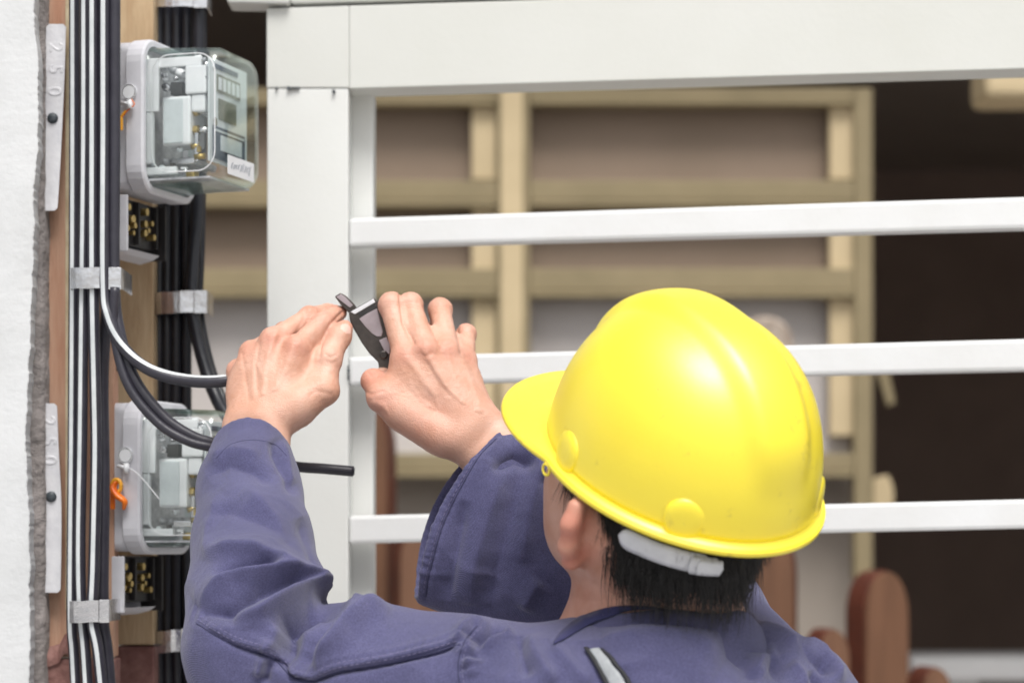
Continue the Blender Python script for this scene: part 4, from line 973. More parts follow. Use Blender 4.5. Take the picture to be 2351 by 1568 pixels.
    fold(F5((180, 760), (330, 738), (450, 742), (560, 800), (660, 885)), 24, .0048, 18, left)
    fold(F5((240, 900), (380, 845), (500, 822), (570, 830)), 16, -.0065, 16, left)
    fold(F5((150, 1090), (300, 1060), (480, 960), (640, 925), (760, 930)), 14, -.0055, 18, left)
    fold(F5((330, 1120), (480, 1100), (640, 1010), (800, 940), (930, 960), (1040, 1060)), 26, .0075, 20, left)
    fold(F5((600, 1400), (605, 1260), (640, 1130), (760, 1035), (900, 1000), (1000, 1040)), 20, -.0125, 24, left)
    fold(F5((760, 1370), (880, 1260), (960, 1150), (1080, 1075), (1200, 1070)), 34, .0065, 24, left)
    fold(F5((700, 1420), (760, 1250), (860, 1120), (960, 1070)), 22, -.005, 22, left)
    fold(F5((480, 1300), (560, 1250), (580, 1150)), 20, .004, 20, left)
    fold(F5((470, 1440), (500, 1320)), 14, .004, 14, left); fold(F5((500, 1470), (530, 1340)), 10, -.004, 10, left)
    # forearm
    fold(F5((540, 130), (590, 230), (640, 330), (660, 440)), 20, -.004, 14, left); fold(F5((600, 130), (640, 260), (670, 380)), 12, .003, 12, left)
    fold(F5((190, 330), (300, 260), (450, 300), (560, 380)), 22, -.0028, 26, left); fold(F5((200, 230), (330, 190), (480, 210)), 20, .002, 20, left)
    fold(F5((380, 400), (480, 480), (560, 560), (640, 680)), 30, .0022, 24, left); fold(F5((170, 560), (300, 520), (450, 560), (600, 640), (720, 760)), 26, -.0024, 26, left)
    fold(F5((700, 560), (750, 700), (790, 850)), 16, -.003, 16, left); fold(F5((240, 420), (200, 620), (180, 800)), 24, .0024, 20, left)
    # sewn seam along elbow and upper arm, with puckers above it
    seam = F5((130, 1140), (330, 1258), (480, 1308), (560, 1340), (660, 1440), (760, 1462), (900, 1408), (1200, 1358), (1400, 1310), (1580, 1255), (1720, 1200))
    fold(seam, 5, -.0036, 6, left); fold([(x, y - 9) for x, y in seam], 7, .0018, 6, left); fold([(x, y - 28) for x, y in seam], 10, .0008, 10, left)
    sd_ = polydist(u, v, [(x, y - 22) for x, y in seam])
    D += np.where(left, .0007 * np.sin((u * .85 + v * .3) * .42) * np.exp(-(sd_ / 15) ** 2), 0)
    # shoulder puckers and folds
    for k in range(7):
        x0, y0 = 1062 + 9 * (k % 3), 1462 + 13 * k; fold([(x0 - 14, y0), (x0 + 28, y0 - 5)], 4, .0018 * (1 if k % 2 else -1), 4)
    fold(F5((1560, 1300), (1590, 1190), (1640, 1140), (1760, 1150)), 16, .0035, 14); fold(F5((1640, 1260), (1760, 1190), (1850, 1200)), 10, -.004, 12)
    fold(F5((1700, 1290), (1800, 1230), (1880, 1190)), 16, .0035, 12); fold(F5((1660, 1440), (1620, 1330), (1650, 1240)), 24, .003, 20)
    fold(F5((1960, 1210), (1990, 1300), (2050, 1400), (2100, 1470)), 22, .003, 22); fold(F5((1900, 1220), (1920, 1330), (1960, 1440)), 18, -.003, 18)
    fold(F5((2080, 1240), (2150, 1330), (2230, 1420), (2300, 1480)), 24, .0022, 20)
    # back and right shoulder  (third drawing: src 1900..3300)
    F7 = lambda *a: [(1163 + .36457 * x, 1040.7 + .36457 * y) for x, y in a]
    fold(F7((1420, 1020), (1500, 1100), (1600, 1180), (1680, 1300), (1720, 1446)), 14, -.0045, 20); fold(F7((1450, 990), (1560, 1080), (1700, 1150), (1850, 1250), (1990, 1310)), 18, .005, 16)
    fold(F7((1400, 1130), (1450, 1260), (1540, 1370), (1600, 1400)), 26, -.004, 30); fold(F7((1560, 1400), (1590, 1300), (1700, 1240)), 20, .004, 24)
    fold(F7((1800, 1210), (1900, 1280), (1990, 1320), (2060, 1400)), 12, -.005, 14); fold(F7((1850, 1180), (1960, 1230), (2050, 1330), (2110, 1446)), 20, .004, 14)
    fold(F7((1780, 1320), (1850, 1400), (1900, 1480)), 20, .0035, 26); fold(F7((600, 1180), (900, 1150), (1200, 1190), (1380, 1280)), 50, .004, 60); fold(F7((1900, 1380), (2000, 1460)), 14, -.004, 14)
    # right sleeve: hem and hanging folds
    hem = [(1160, 968), (1109, 989), (1069, 1029), (1039, 1079), (1008, 1137), (981, 1197), (965, 1254), (948, 1321), (943, 1365)]
    hd = polydist(u, v, [(x + 34, y + 10) for x, y in hem]); rs = right & (u < 1330)
    D += np.where(rs, -.0022 * np.exp(-(hd / 6) ** 2), 0)
    hd2 = polydist(u, v, [(x + 14, y + 5) for x, y in hem]); D += np.where(rs & (v > 1010), .0006 * np.sin((v - u * .25) * .33 + 2 * np.sin(v * .05)) * np.exp(-(hd2 / 22) ** 2), 0)
    rsm = rs.astype(float)
    fold([(1165, 1060), (1125, 1180), (1090, 1300), (1080, 1390)], 34, .0034, 50, rsm); fold([(1215, 1050), (1175, 1180), (1140, 1300), (1125, 1420)], 34, -.0026, 60, rsm)
    fold([(1240, 1080), (1215, 1180), (1200, 1290)], 30, .003, 40, rsm); fold([(1070, 1150), (1045, 1280), (1030, 1380)], 16, -.0030, 34, rsm)
    fold([(1240, 1330), (1200, 1400)], 26, .003, 26, rsm); fold([(1180, 1000), (1230, 1060), (1250, 1110)], 20, .004, 16, rsm); fold([(1130, 1080), (1180, 1050), (1230, 1070)], 14, -.004, 14, rsm)
    # loose cloth everywhere
    rd = 1 - np.abs(lattice_noise(V * np.array((.7, .7, 1.3)) + .02 * lattice_noise(V, 14, 31)[:, None], 22, 21)); D += .0022 * (rd ** 4 - .2)
    D += .0011 * lattice_noise(V * np.array((1, .6, 1.2)), 26, 11) + .0007 * lattice_noise(V, 62, 12) + .0003 * lattice_noise(V, 150, 13)
    V = V + N * (D * np.where(D != 0, face * .92 + .08, 0))[:, None]
    V = lap(V, E_, .4)
    return np_mesh('shirt', V, Q)
def cloth_extra(t, b, mp):
    N = t.nodes.new; L = t.links.new
    a = N('ShaderNodeTexWave'); a.inputs['Scale'].default_value = 420; a.bands_direction = 'DIAGONAL'; a.inputs['Distortion'].default_value = 1.5
    nz = N('ShaderNodeTexNoise'); nz.inputs['Scale'].default_value = 350; nz.inputs['Detail'].default_value = 4
    ad = N('ShaderNodeMath'); L(mp.outputs[0], a.inputs[0]); L(mp.outputs[0], nz.inputs['Vector']); L(a.outputs['Fac'], ad.inputs[0]); L(nz.outputs[0], ad.inputs[1])
    bp = N('ShaderNodeBump'); bp.inputs['Distance'].default_value = .00045; bp.inputs['Strength'].default_value = .7; L(ad.outputs[0], bp.inputs['Height'])
    # soft rumpling of worn cotton
    w1 = N('ShaderNodeTexNoise'); w1.inputs['Scale'].default_value = 34; w1.inputs['Detail'].default_value = 5; w1.inputs['Roughness'].default_value = .55; w1.inputs['Distortion'].default_value = 1.2
    if hasattr(w1, 'noise_type'): w1.noise_type = 'RIDGED_MULTIFRACTAL'
    L(mp.outputs[0], w1.inputs['Vector']); b2 = N('ShaderNodeBump'); b2.inputs['Distance'].default_value = .0011; b2.inputs['Strength'].default_value = .55
    L(w1.outputs[0], b2.inputs['Height']); L(bp.outputs[0], b2.inputs['Normal']); L(b2.outputs[0], b.inputs['Normal'])
    # yarn-scale speckle and pale lint
    src = b.inputs['Base Color'].links[0].from_socket; n5 = N('ShaderNodeTexNoise'); n5.inputs['Scale'].default_value = 900; n5.inputs['Detail'].default_value = 2; L(mp.outputs[0], n5.inputs['Vector'])
    mr = N('ShaderNodeMapRange'); mr.inputs[1].default_value = .3; mr.inputs[2].default_value = .7; mr.inputs[3].default_value = .72; mr.inputs[4].default_value = 1.28; L(n5.outputs[0], mr.inputs[0])
    mx = N('ShaderNodeMix'); mx.data_type = 'RGBA'; mx.blend_type = 'MULTIPLY'; mx.inputs[0].default_value = 1; L(src, mx.inputs[6]); L(mr.outputs[0], mx.inputs[7]); L(mx.outputs[2], b.inputs['Base Color'])
M['cloth'] = mat('faded blue work cotton', (.074, .073, .154), (.104, .102, .204), .9, 11, 7, .3, .7, spec=.15, sheen=.25, extra=cloth_extra)
M['navy'] = mat('dark navy cloth', (.03, .032, .085), (.045, .045, .11), .9, 20, 5, spec=.15, sheen=.1)
shirt = obj('shirt', build_shirt(), M['cloth'], None, True); world_child(shirt, person)
print('shirt', len(shirt.data.vertices), round(time.time() - T0, 1))
bpy.context.view_layer.update()
BV = BVHTree.FromObject(shirt, bpy.context.evaluated_depsgraph_get())
def on_shirt(u, v, lift=.0015):
    o = Vector((0, 0, CAMZ)); d = (P(u, v, 2.) - o).normalized()
    h = BV.ray_cast(o, d)
    if h[0] is None: return P(u, v, 2.1), Vector((0, -1, 0))
    return h[0] + h[1] * lift, h[1]
def sub_child(o, part):
    o.parent = part; o.matrix_parent_inverse = (part.matrix_parent_inverse @ part.matrix_basis).inverted() if False else part.matrix_world.inverted(); return o
def ribbon(name, left, right, m, lift, th=.0015, n=24):
    L_ = catmull([Vector((a, b, 0)) for a, b in left], n // (len(left) - 1)); R_ = catmull([Vector((a, b, 0)) for a, b in right], n // (len(right) - 1))
    bm = bmesh.new(); rows = []
    for a, b in zip(L_, R_):
        r = []
        for k in range(7):
            q = a.lerp(b, k / 6); p, nn = on_shirt(q.x, q.y, lift + (.001 if 0 < k < 6 else 0)); r.append(bm.verts.new(p))
        rows.append(r)
    for i in range(len(rows) - 1):
        for k in range(6): bm.faces.new((rows[i][k], rows[i][k + 1], rows[i + 1][k + 1], rows[i + 1][k]))
    for _ in range(3): bmesh.ops.smooth_vert(bm, verts=bm.verts, factor=.4, use_axis_x=True, use_axis_y=True, use_axis_z=True)
    o = obj(name, bm, M[m], None, True); md = o.modifiers.new('thick', 'SOLIDIFY'); md.thickness = th; md.offset = 0
    return sub_child(o, shirt)
M['reflective'] = mat('grey reflective webbing', (.33, .345, .36), (.27, .285, .3), .5, 200, 3, spec=.4)
M['strap_black'] = mat('black webbing', (.015, .015, .018), None, .7)
ribbon('shoulder_strap', [(1352, 1498), (1375, 1530), (1400, 1575), (1420, 1640)], [(1378, 1494), (1408, 1526), (1436, 1565), (1460, 1640)], 'reflective', .004)
ribbon('strap_edge', [(1379, 1493), (1409, 1525), (1437, 1564), (1461, 1640)], [(1387, 1492), (1418, 1524), (1447, 1563), (1472, 1640)], 'strap_black', .003)
ribbon('strap_edge', [(1340, 1490), (1366, 1530), (1390, 1575), (1410, 1640)], [(1351, 1491), (1376, 1527), (1401, 1573), (1421, 1640)], 'strap_black', .003)

# collar: folded band standing round the neck
def collar():
    bm = bmesh.new(); rows = []; n = 56; gap = .30
    zb = P(1540, 1400, 2.085).z; cx = P(1517, 0, 2.165).x; cy = 2.168
    for i in range(n + 1):
        a = math.pi * 1.5 + (i / n * 2 - 1) * (math.pi - gap)          # from front-left round the back to front-right
        c, s = math.cos(a), math.sin(a)
        back = max(0, -s); drop = .018 * (1 - back) ** 1.2 + .02 * max(0, s) + (.006 * max(0, -c) * (1 - back))
        wv = .0015 * math.sin(a * 7) + (.004 * math.exp(-((a - 5.6) / .18) ** 2))
        z0 = zb - drop + wv
        z0 += .007 * max(0, -c) * (1 - back)
        prof = ((.071, -.045), (.073, -.02), (.0775, -.004), (.082, .0), (.0865, -.004), (.093, -.014), (.1, -.028), (.107, -.044))
        rows.append([bm.verts.new((cx + c * (r + .006), cy + s * (r - .001), z0 + z - max(0, r - .09) * 1.2 * abs(c))) for r, z in prof])
    for i in range(n):
        for k in range(len(prof) - 1): bm.faces.new((rows[i][k], rows[i][k + 1], rows[i + 1][k + 1], rows[i + 1][k]))
    o = obj('collar', bm, M['cloth'], None, True)
    o.data.materials.append(M['navy'])
    for pl in o.data.polygons:
        if pl.index % 7 < 2: pl.material_index = 1
    md = o.modifiers.new('thick', 'SOLIDIFY'); md.thickness = .0018; md.offset = 0
    md = o.modifiers.new('soft', 'SUBSURF'); md.levels = md.render_levels = 1
    return sub_child(o, shirt)
COLLAR = collar()
# seams and stitching laid on the cloth
M['thread'] = mat('pale blue thread', (.17, .16, .28), None, .8); M['seamdark'] = mat('dark seam thread', (.045, .045, .10), None, .9)  # seam lines in thread darker than the cloth
def seam_line(name, pts, m, r, lift, dash=None):
    path = []
    for q in catmull([Vector((a, b, 0)) for a, b in pts], 14):
        p, nn = on_shirt(q.x, q.y, lift)
        if not path or (p - path[-1]).length < .03: path.append(p)
    for _ in range(2): path = [path[0]] + [(path[i - 1] + path[i] * 2 + path[i + 1]) / 4 for i in range(1, len(path) - 1)] + [path[-1]]
    if dash is None: return sub_child(obj(name, tube_bm(path, r, 5), M[m], None, True), shirt)
    out = []; acc = 0; cur = [path[0]]
    fine = [path[i].lerp(path[i + 1], k / 6) for i in range(len(path) - 1) for k in range(6)]
    on = True; st = fine[0]; dist = 0
    for a, b in zip(fine[:-1], fine[1:]):
        dist += (b - a).length
        if on and dist > dash: out.append(tube_bm([st, b], r, 4)); on = False; dist = 0
        elif not on and dist > dash * .6: st = b; on = True; dist = 0
    return sub_child(obj(name, join(*out), M[m], None, False), shirt)
F5_ = lambda *a: [(398 + .4166 * x, 955 + .4166 * y) for x, y in a]
SEAM = F5_((130, 1140), (330, 1258), (480, 1308), (560, 1340), (660, 1440), (760, 1462), (900, 1408), (1200, 1358), (1400, 1310), (1580, 1255))
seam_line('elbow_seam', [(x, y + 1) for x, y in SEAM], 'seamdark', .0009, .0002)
seam_line('seam_stitching', [(x, y - 9) for x, y in SEAM], 'thread', .0004, .0002, .003); seam_line('seam_stitching', [(x, y - 20) for x, y in SEAM], 'thread', .0004, .0002, .003)
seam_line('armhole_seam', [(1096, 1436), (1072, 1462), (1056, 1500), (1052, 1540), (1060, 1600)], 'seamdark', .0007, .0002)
seam_line('armhole_stitching', [(1106, 1438), (1082, 1464), (1066, 1502), (1062, 1542), (1070, 1600)], 'thread', .0004, .0002, .003)
HEM_ = [(1160, 975), (1112, 998), (1074, 1036), (1044, 1085), (1013, 1142), (987, 1200), (971, 1256), (955, 1320), (950, 1360)]
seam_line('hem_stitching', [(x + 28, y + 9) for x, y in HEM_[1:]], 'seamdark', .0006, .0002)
seam_line('hem_stitching', [(x + 22, y + 7) for x, y in HEM_[1:]], 'thread', .0004, .0002, .003)
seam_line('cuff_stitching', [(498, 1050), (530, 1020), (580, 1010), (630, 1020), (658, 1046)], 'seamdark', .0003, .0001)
# dark navy strip laid along the left of the collar
bpy.context.view_layer.update()
BVS = [BV] + [BVHTree.FromObject(o_, bpy.context.evaluated_depsgraph_get()) for o_ in (COLLAR, body)]
def nearest_hit(u, v):
    o = Vector((0, 0, CAMZ)); d = (P(u, v, 2.) - o).normalized(); ys = [h[0].y for h in (b_.ray_cast(o, d) for b_ in BVS) if h[0] is not None]
    return min(ys) if ys else 2.12
def collar_strip():
    lo = catmull([Vector((a, b, 0)) for a, b in ((1272, 1476), (1300, 1462), (1352, 1432), (1415, 1408), (1480, 1399), (1540, 1402))], 6); up = catmull([Vector((a, b, 0)) for a, b in ((1270, 1473), (1288, 1448), (1330, 1416), (1400, 1393), (1480, 1391), (1540, 1399))], 6)
    bm = bmesh.new(); rows = []
    for a, b in zip(lo, up): rows.append([bm.verts.new(P(q.x, q.y, nearest_hit(q.x, q.y) - .0040)) for q in (a, a.lerp(b, .5), b)])
    for _ in range(2): bmesh.ops.smooth_vert(bm, verts=bm.verts, factor=.5, use_axis_x=False, use_axis_y=True, use_axis_z=False)
    for i in range(len(rows) - 1):
        for k in range(2): bm.faces.new((rows[i][k], rows[i + 1][k], rows[i + 1][k + 1], rows[i][k + 1]))
    o = obj('collar_dark_strip', bm, M['navy'], None, True); md = o.modifiers.new('thick', 'SOLIDIFY'); md.thickness = .0012; sub_child(o, shirt)
collar_strip()
# trousers and boots, below the picture, below the picture
def build_trousers():
    f = Field(axis((-.2, .5, .012)), axis((1.9, 2.5, .012)), axis((-.01, 1.12, .014)))
    x0 = P(1510, 0, 2.18).x
    f.cone((x0, 2.2, 1.05), (x0, 2.2, .9), .14, .15, .05, flat=((0, 1, 0), .75))
    for s in (1, -1): f.chain([(x0 + s * .085, 2.2, .86), (x0 + s * .1, 2.2, .48), (x0 + s * .11, 2.21, .06)], [.1, .08, .07], .04)
    V, Q = f.mesh(2); return np_mesh('trousers', V, Q)
tr = obj('trousers', build_trousers(), M['cloth'], None, True); world_child(tr, person)
for s in (1, -1):
    f = Field(axis((-.2, .6, .008)), axis((2.0, 2.6, .008)), axis((-.02, .2, .008))); x0 = P(1510, 0, 2.18).x + s * .11
    f.cone((x0, 2.17, .045), (x0 - .01, 2.36, .035), .045, .036, .02); f.cone((x0, 2.2, .04), (x0, 2.2, .13), .045, .05, .02)
    V, Q = f.mesh(1); V[:, 2] = np.maximum(V[:, 2], .005); bo = obj('boot', np_mesh('boot', V, Q), M['black'], None, True); world_child(bo, person)
#@@HAT
# ------------------------------------------------------------------ hair
def build_hair():
    f = Field(axis((.0, .32, .003)), axis((2.0, 2.32, .003)), axis((1.38, 1.72, .003)))
    f.ell(H(-.014, 0, .004), (.102, .0805, .108), RH, .002)
    f.cone(H(-.045, 0, -.03), H(-.052, 0, -.095), .058, .050, .03)
    sl, g = f.sub(np.array((-1, 1, 0)), np.array((1, 3, 3)), 0)
    o = np.array(H(0, 0, 0)); q = [g[i] - o[i] for i in range(3)]
    loc = [q[0] * R_[0] + q[1] * R_[1] + q[2] * R_[2] for R_ in RH]
    f.put(sl, (loc[0] + .008 - .38 * np.minimum(loc[2], 0) * 1. - .16 * np.minimum(loc[2] + .05, 0)).astype(np.float32) * -1., .004, 'cut')   # clear the face side
    f.put(sl, (loc[2] + .062 + .15 * np.abs(loc[1])).astype(np.float32), .004, 'cut')
    f.put(sl, (.03 - loc[2]).astype(np.float32), .0, 'cut')
    V, Q = f.mesh(2); N = vnormals(V, Q)
    rng = np.random.default_rng(5)
    L = (V - o) @ np.array(RH).T
    SV, SQ = [V], [Q]; base = len(V)
    def strand(p, d, ln, w_, curl):
        nonlocal base
        d = d / np.linalg.norm(d); s = np.cross(d, (0, 1., 0)); s /= np.linalg.norm(s) + 1e-9; t2 = np.cross(d, s); pts = []
        n = 5
        for k in range(n + 1):
            t = k / n; c = p + d * ln * t + curl * t * t; ww = w_ * (1 - t * .85)
            pts += [c + s * ww, c - s * ww * .6 + t2 * ww, c - s * ww * .6 - t2 * ww]
        SV.append(np.array(pts))
        q = []
        for k in range(n):
            for j in range(3): q.append((base + 3 * k + j, base + 3 * k + (j + 1) % 3, base + 3 * k + 3 + (j + 1) % 3, base + 3 * k + 3 + j))
        SQ.append(np.array(q)); base += 3 * (n + 1)
    cand = np.where((L[:, 2] < .02) & (N[:, 1] < .35) & (((V - o) * N).sum(1) > .02))[0]
    dn = -np.array(RH[2]); wd = np.array((0, 0, -1.)); fw = np.array(RH[0])
    for i in rng.choice(cand, 5200):
        nn = N[i]; low = np.clip((-.04 - L[i, 2]) / .05, 0, 1)
        d = dn * .65 + wd * .45 + nn * rng.uniform(.05, .3) + rng.normal(0, .13, 3) - fw * .15
        clump = np.array([lattice_noise(V[i:i + 1], 110, sd)[0] for sd in (1, 2, 3)]) * .5
        d = d + clump; d = d - fw * .35 * np.clip(L[i, 1] / .06, 0, 1); ln = rng.uniform(.008, .024) * (1 + 1.1 * low * rng.uniform(0, 1) ** 3)
        strand(V[i] - nn * .002 + rng.normal(0, .0006, 3), d, ln, rng.uniform(.00022, .00055), nn * -.004 * low + wd * .004)
    low_c = cand[(L[cand, 2] < -.034)]
    for i in rng.choice(low_c, 900):                      # long uneven ends over the nape
        nn = N[i]; d = dn * .45 + wd * .75 + nn * rng.uniform(.0, .18) + rng.normal(0, .10, 3) - np.array(RH[1]) * rng.uniform(-.1, .3)
        strand(V[i], d, .018 + .045 * rng.uniform(0, 1) ** 1.6, rng.uniform(.00025, .0005), nn * -.007)
    # wisps in front of the ear
    for k in range(210):
        p = np.array(H(rng.uniform(.012, .05), 0, rng.uniform(-.02, .012))); loc_l = .0755 - .35 * max(0, (p - o) @ fw - .03)
        p = p + np.array(RH[1]) * loc_l
        d = dn * .7 + fw * rng.uniform(-.1, .45) + wd * .5 + rng.normal(0, .12, 3)
        strand(p, d, rng.uniform(.014, .042), rng.uniform(.0002, .00045), -np.array(RH[1]) * .003)
    return np_mesh('hair', np.concatenate(SV), np.concatenate(SQ))
M['hair'] = mat('black hair', (.012, .011, .011), (.035, .032, .031), .42, 300, 3, spec=.5)
hair = obj('hair', build_hair(), M['hair'], None, True); world_child(hair, person)
print('hair', len(hair.data.polygons), round(time.time() - T0, 1))

# ------------------------------------------------------------------ hard hat
def hat_extra(t, b, mp):
    N = t.nodes.new; L = t.links.new; src = b.inputs['Base Color'].links[0].from_socket
    nz = N('ShaderNodeTexNoise'); nz.inputs['Scale'].default_value = 38; nz.inputs['Detail'].default_value = 7; nz.inputs['Roughness'].default_value = .7
    L(mp.outputs[0], nz.inputs['Vector']); cr = N('ShaderNodeValToRGB'); cr.color_ramp.elements[0].position = .605; cr.color_ramp.elements[1].position = .70
    L(nz.outputs[0], cr.inputs[0]); mx = N('ShaderNodeMix'); mx.data_type = 'RGBA'; mx.inputs[7].default_value = (.32, .22, .02, 1)
    mu = N('ShaderNodeMath'); mu.operation = 'MULTIPLY'; mu.inputs[1].default_value = .45; L(cr.outputs[0], mu.inputs[0]); L(mu.outputs[0], mx.inputs[0]); L(src, mx.inputs[6]); L(mx.outputs[2], b.inputs['Base Color'])
    b.inputs['Coat Roughness'].default_value = .46; b.inputs['Coat IOR'].default_value = 1.78
    n3 = N('ShaderNodeTexNoise'); n3.inputs['Scale'].default_value = 22; n3.inputs['Detail'].default_value = 6; L(mp.outputs[0], n3.inputs['Vector'])
    mr = N('ShaderNodeMapRange'); mr.inputs[1].default_value = .3; mr.inputs[2].default_value = .7; mr.inputs[3].default_value = .36; mr.inputs[4].default_value = .5; L(n3.outputs[0], mr.inputs[0]); L(mr.outputs[0], b.inputs['Roughness'])
M['hat'] = mat('glossy yellow polyethylene', (.95, .78, .006), (.93, .74, .004), .34, 9, 4, .3, .7, .0002, 260, spec=.5, sss=.0, coat=1., extra=hat_extra)
M['strapwhite'] = mat('milky white plastic', (.62, .63, .66), (.54, .55, .58), .4, 60, 4)
hat = thing('hard_hat', 'yellow hard hat with short peak, scuffed near the back rim', 'hard hat')
hat.matrix_world = HM; bpy.context.view_layer.update()
HA, HB, HH = .1360, .1110, .1415
def sstep(a, b, x): t = min(1, max(0, (x - a) / (b - a))); return t * t * (3 - 2 * t)
def dome(phi, th, off=0.):
    c = max(math.cos(th), 0) ** .80; z = HH * math.sin(th) ** .96
    x, y = HA * math.cos(phi) * c, HB * math.sin(phi) * c
    n = Vector((x / HA ** 2, y / HB ** 2, z / HH ** 2 + .001)).normalized()
    r = .0078 * (1 - sstep(.018, .040, abs(y) * (1 + .25 * (z < .09) * (.09 - z) / .09))) * sstep(.035, .085, z)
    return Vector((x, y, z)) + n * (r + off), n
def rim_pt(phi, k, off=0):
    """k runs 0..1 outward over the brim"""
    pk = sstep(1.15, .35, abs(phi)) if abs(phi) < 1.15 else 0
    pk = max(0, math.cos(min(abs(phi) * 1.25, math.pi / 2))) ** 1.1
    w_ = .0095 + .0545 * pk
    b, n = dome(phi, 0); d = Vector((math.cos(phi) / HA, math.sin(phi) / HB, 0)).normalized()
    d = d.lerp(Vector((1, 0, 0)), .35 * pk).normalized()
    return b + d * w_ * k + Vector((0, 0, -.004 * k - .010 * pk * k + .010 * pk * math.sin(min(1, k) * math.pi) * .6 + off))
def build_shell():
    bm = bmesh.new(); NP, NT = 144, 56; rows = []
    for j in range(NT):
        th = math.pi / 2 * (j / NT) ** .92
        rows.append([bm.verts.new(dome(-math.pi + 2 * math.pi * i / NP, th)[0]) for i in range(NP)])
    top = bm.verts.new(dome(0, math.pi / 2)[0])
    for j in range(NT - 1):
        for i in range(NP): bm.faces.new((rows[j][i], rows[j][(i + 1) % NP], rows[j + 1][(i + 1) % NP], rows[j + 1][i]))
    for i in range(NP): bm.faces.new((rows[-1][i], rows[-1][(i + 1) % NP], top))
    return bm
sh = obj('shell', build_shell(), M['hat'], hat, True); md = sh.modifiers.new('thick', 'SOLIDIFY'); md.thickness = .0025; md.offset = -1
def build_brim():
    bm = bmesh.new(); NP = 144; rows = []
    prof = [(-.02, .003), (0, .0015), (.25, .0), (.6, .0), (.86, .0004), (.95, .0018), (1.0, .001), (1.02, -.0012), (.98, -.0032), (.88, -.0036), (.5, -.0032), (.0, -.003), (-.03, -.003)]
    for i in range(NP):
        ph = -math.pi + 2 * math.pi * i / NP; rows.append([bm.verts.new(rim_pt(ph, k, o)) for k, o in prof])
    for i in range(NP):
        for k in range(len(prof) - 1): bm.faces.new((rows[i][k], rows[(i + 1) % NP][k], rows[(i + 1) % NP][k + 1], rows[i][k + 1]))
    return bm
obj('brim', build_brim(), M['hat'], hat, True)
for ph in (1.38, -1.38, 2.41, -2.41):
    p, n = dome(ph, .10); t = Vector((-math.sin(ph), math.cos(ph), 0)); up = n.cross(t); up = -up if up.z < 0 else up
    bm = bmesh.new(); rows = []; nn = 20
    for j in range(9):
        e = math.pi / 2 * j / 8; r = []
        for i in range(nn):
            a = 2 * math.pi * i / nn; cu, su = math.cos(a), math.sin(a); hgt = .017 if su > 0 else .024
            r.append(bm.verts.new(p + t * cu * .0185 * math.cos(e) ** .7 + up * su * hgt * math.cos(e) ** .7 + n * (.006 * math.sin(e) - .0025)))
        rows.append(r)
    for j in range(8):
        for i in range(nn): bm.faces.new((rows[j][i], rows[j][(i + 1) % nn], rows[j + 1][(i + 1) % nn], rows[j + 1][i]))
    bmesh.ops.remove_doubles(bm, verts=bm.verts, dist=.0002)
    obj('strap_boss', bm, M['hat'], hat, True)
lug = obj('chin_strap_lug', tube_bm([rim_pt(1.30, .95, -.003) + Vector((.005 * math.cos(a), 0, -.004 + .005 * math.sin(a))) for a in np.linspace(0, 6.283, 13)], .0013, 6, ref=Vector((0, 1, 0)), cap=False), M['hat'], hat, True)
def band(name, ph0, ph1, za, zb, zh, rad, m, rnd0=True, rnd1=True, th=.002):
    bm = bmesh.new(); rows = []; n = 40
    for i in range(n + 1):
        t = i / n; ph = ph0 + (ph1 - ph0) * t; e = 1.
        if rnd0 and t < .12: e = math.sqrt(max(.02, 1 - (1 - t / .12) ** 2))
        if rnd1 and t > .9: e = math.sqrt(max(.02, 1 - ((t - .9) / .1) ** 2))
        zc = za + (zb - za) * t; r = []
        for k in range(5):
            z = zc + (k / 4 - .5) * zh * e; bulge = .0012 * (1 - (k / 2 - 1) ** 2)
            q = HM.inverted() @ Vector(H(0, 0, 0))
            r.append(bm.verts.new((q.x + (.106 + rad + bulge) * math.cos(ph), q.y + (.083 + rad + bulge) * math.sin(ph), z)))
        rows.append(r)
    for i in range(n):
        for k in range(4): bm.faces.new((rows[i][k], rows[i][k + 1], rows[i + 1][k + 1], rows[i + 1][k]))
    o = obj(name, bm, M[m], hat, True); md = o.modifiers.new('thick', 'SOLIDIFY'); md.thickness = th; return o
ns = band('nape_strap', 2.10, 2.84, -.0215, -.0275, .019, .0185, 'strapwhite')
for k, (a, b, z) in enumerate(((2.66, 2.90, -.0275), (2.72, 2.94, -.028))):
    o = band('adjuster_layer', a, b, z, z, .017 - .002 * k, .021 + .0016 * k, 'strapwhite'); o.parent = ns
band('headband', -2.6, 2.6, .004, .004, .03, .004, 'strapwhite', False, False)

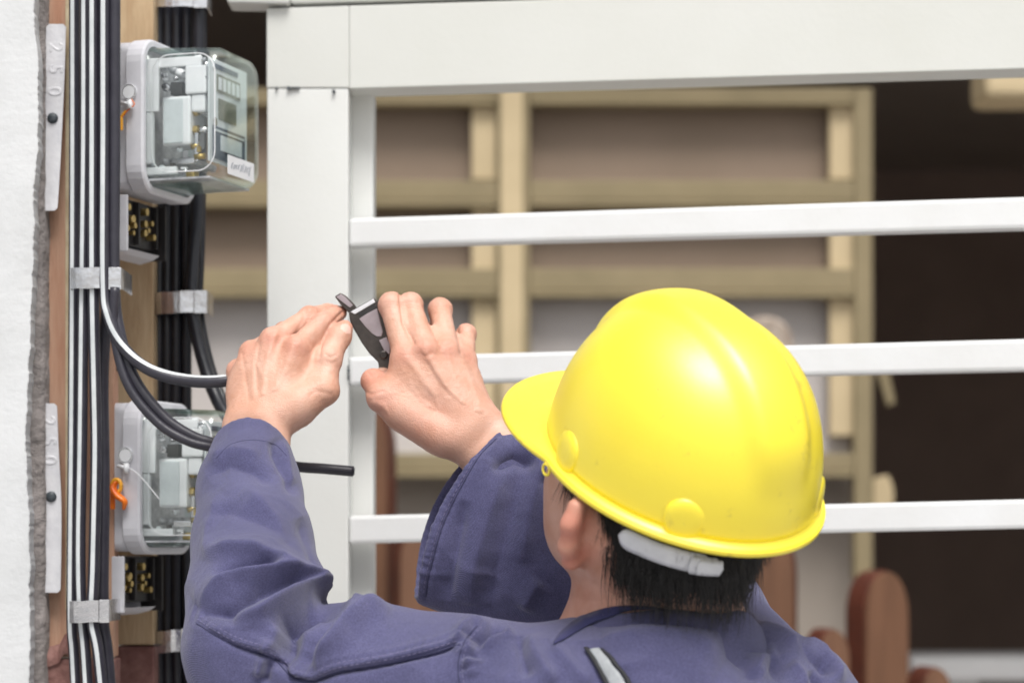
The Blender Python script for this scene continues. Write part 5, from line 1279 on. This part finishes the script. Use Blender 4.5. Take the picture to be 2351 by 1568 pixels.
# ------------------------------------------------------------------ pliers
def ZP(x, y, d): return P(734.6 + x * .14056, 649 + y * .14056, d)
pl = thing('pliers', 'dark steel pliers with a bright ground jaw held between both hands', 'pliers', ZP(900, 1400, 2.435))
def pp(name, pts, d, th, m, bev=.0006, parent=None):
    o = obj(name, prism_bm([ZP(x, y, d) for x, y in pts], (0, th, 0), bev), M[m]); world_child(o, pl)
    if parent: o.parent = parent; o.matrix_parent_inverse = Matrix()
    return o
j1 = pp('jaw', [(470, 490), (540, 440), (880, 245), (960, 350), (1010, 440), (1060, 650), (1110, 850), (1165, 980), (1175, 1150), (1150, 1330), (1090, 1480), (970, 1420), (945, 1290), (800, 1150), (680, 980), (560, 770), (495, 640)], 2.428, .012, 'plier_steel', .0012)
pp('ground_edge', [(500, 478), (872, 262), (905, 318), (570, 515)], 2.4268, .003, 'plier_edge', .0004, j1)
pp('jaw_slot', [(612, 512), (885, 350), (940, 398), (715, 545), (680, 560)], 2.4273, .002, 'black', .0002, j1)
pp('ground_face', [(775, 500), (935, 420), (975, 580), (1030, 800), (1005, 878), (930, 880), (850, 830), (740, 720), (640, 590)], 2.4270, .002, 'plier_face', .0006, j1)
pp('pivot_plate', [(965, 940), (1090, 885), (1150, 1000), (1145, 1160), (1080, 1170)], 2.4270, .002, 'plier_face', .0006, j1)
j2 = pp('jaw', [(240, 225), (335, 165), (420, 210), (560, 345), (640, 470), (900, 900), (1080, 1300), (960, 1300), (700, 900), (480, 500), (330, 350)], 2.4405, .008, 'plier_steel', .001)
pp('ground_face', [(262, 232), (340, 190), (420, 240), (540, 370), (490, 410), (360, 310)], 2.4395, .0015, 'plier_face', .0004, j2)
c = ZP(1040, 1180, 2.427)
world_child(obj('pivot', tube_bm([c + Vector((0, .02, 0)), c, c + Vector((0, -.0006, 0))], [.0045, .0045, .003], 16), M['plier_steel'], smooth=False), pl)
for k, pts in enumerate(([ZP(1030, 1270, 2.434), ZP(1060, 1450, 2.436), Vector(Z(1400, 800, 2.446)), Vector(Z(1600, 930, 2.452)), Vector(Z(1800, 1000, 2.455))],
                         [ZP(1060, 1250, 2.442), ZP(1150, 1380, 2.450), Vector(Z(1450, 640, 2.462)), Vector(Z(1640, 720, 2.468)), Vector(Z(1850, 800, 2.470))])):
    pth = catmull(pts, 8); world_child(obj('handle', tube_bm(pth, [.0052 + .0016 * math.sin(min(i / 20, 1) * 3.14) for i in range(len(pth))], 12, flat=.75), M['grip'], smooth=True), pl)
print('done', round(time.time() - T0, 1))
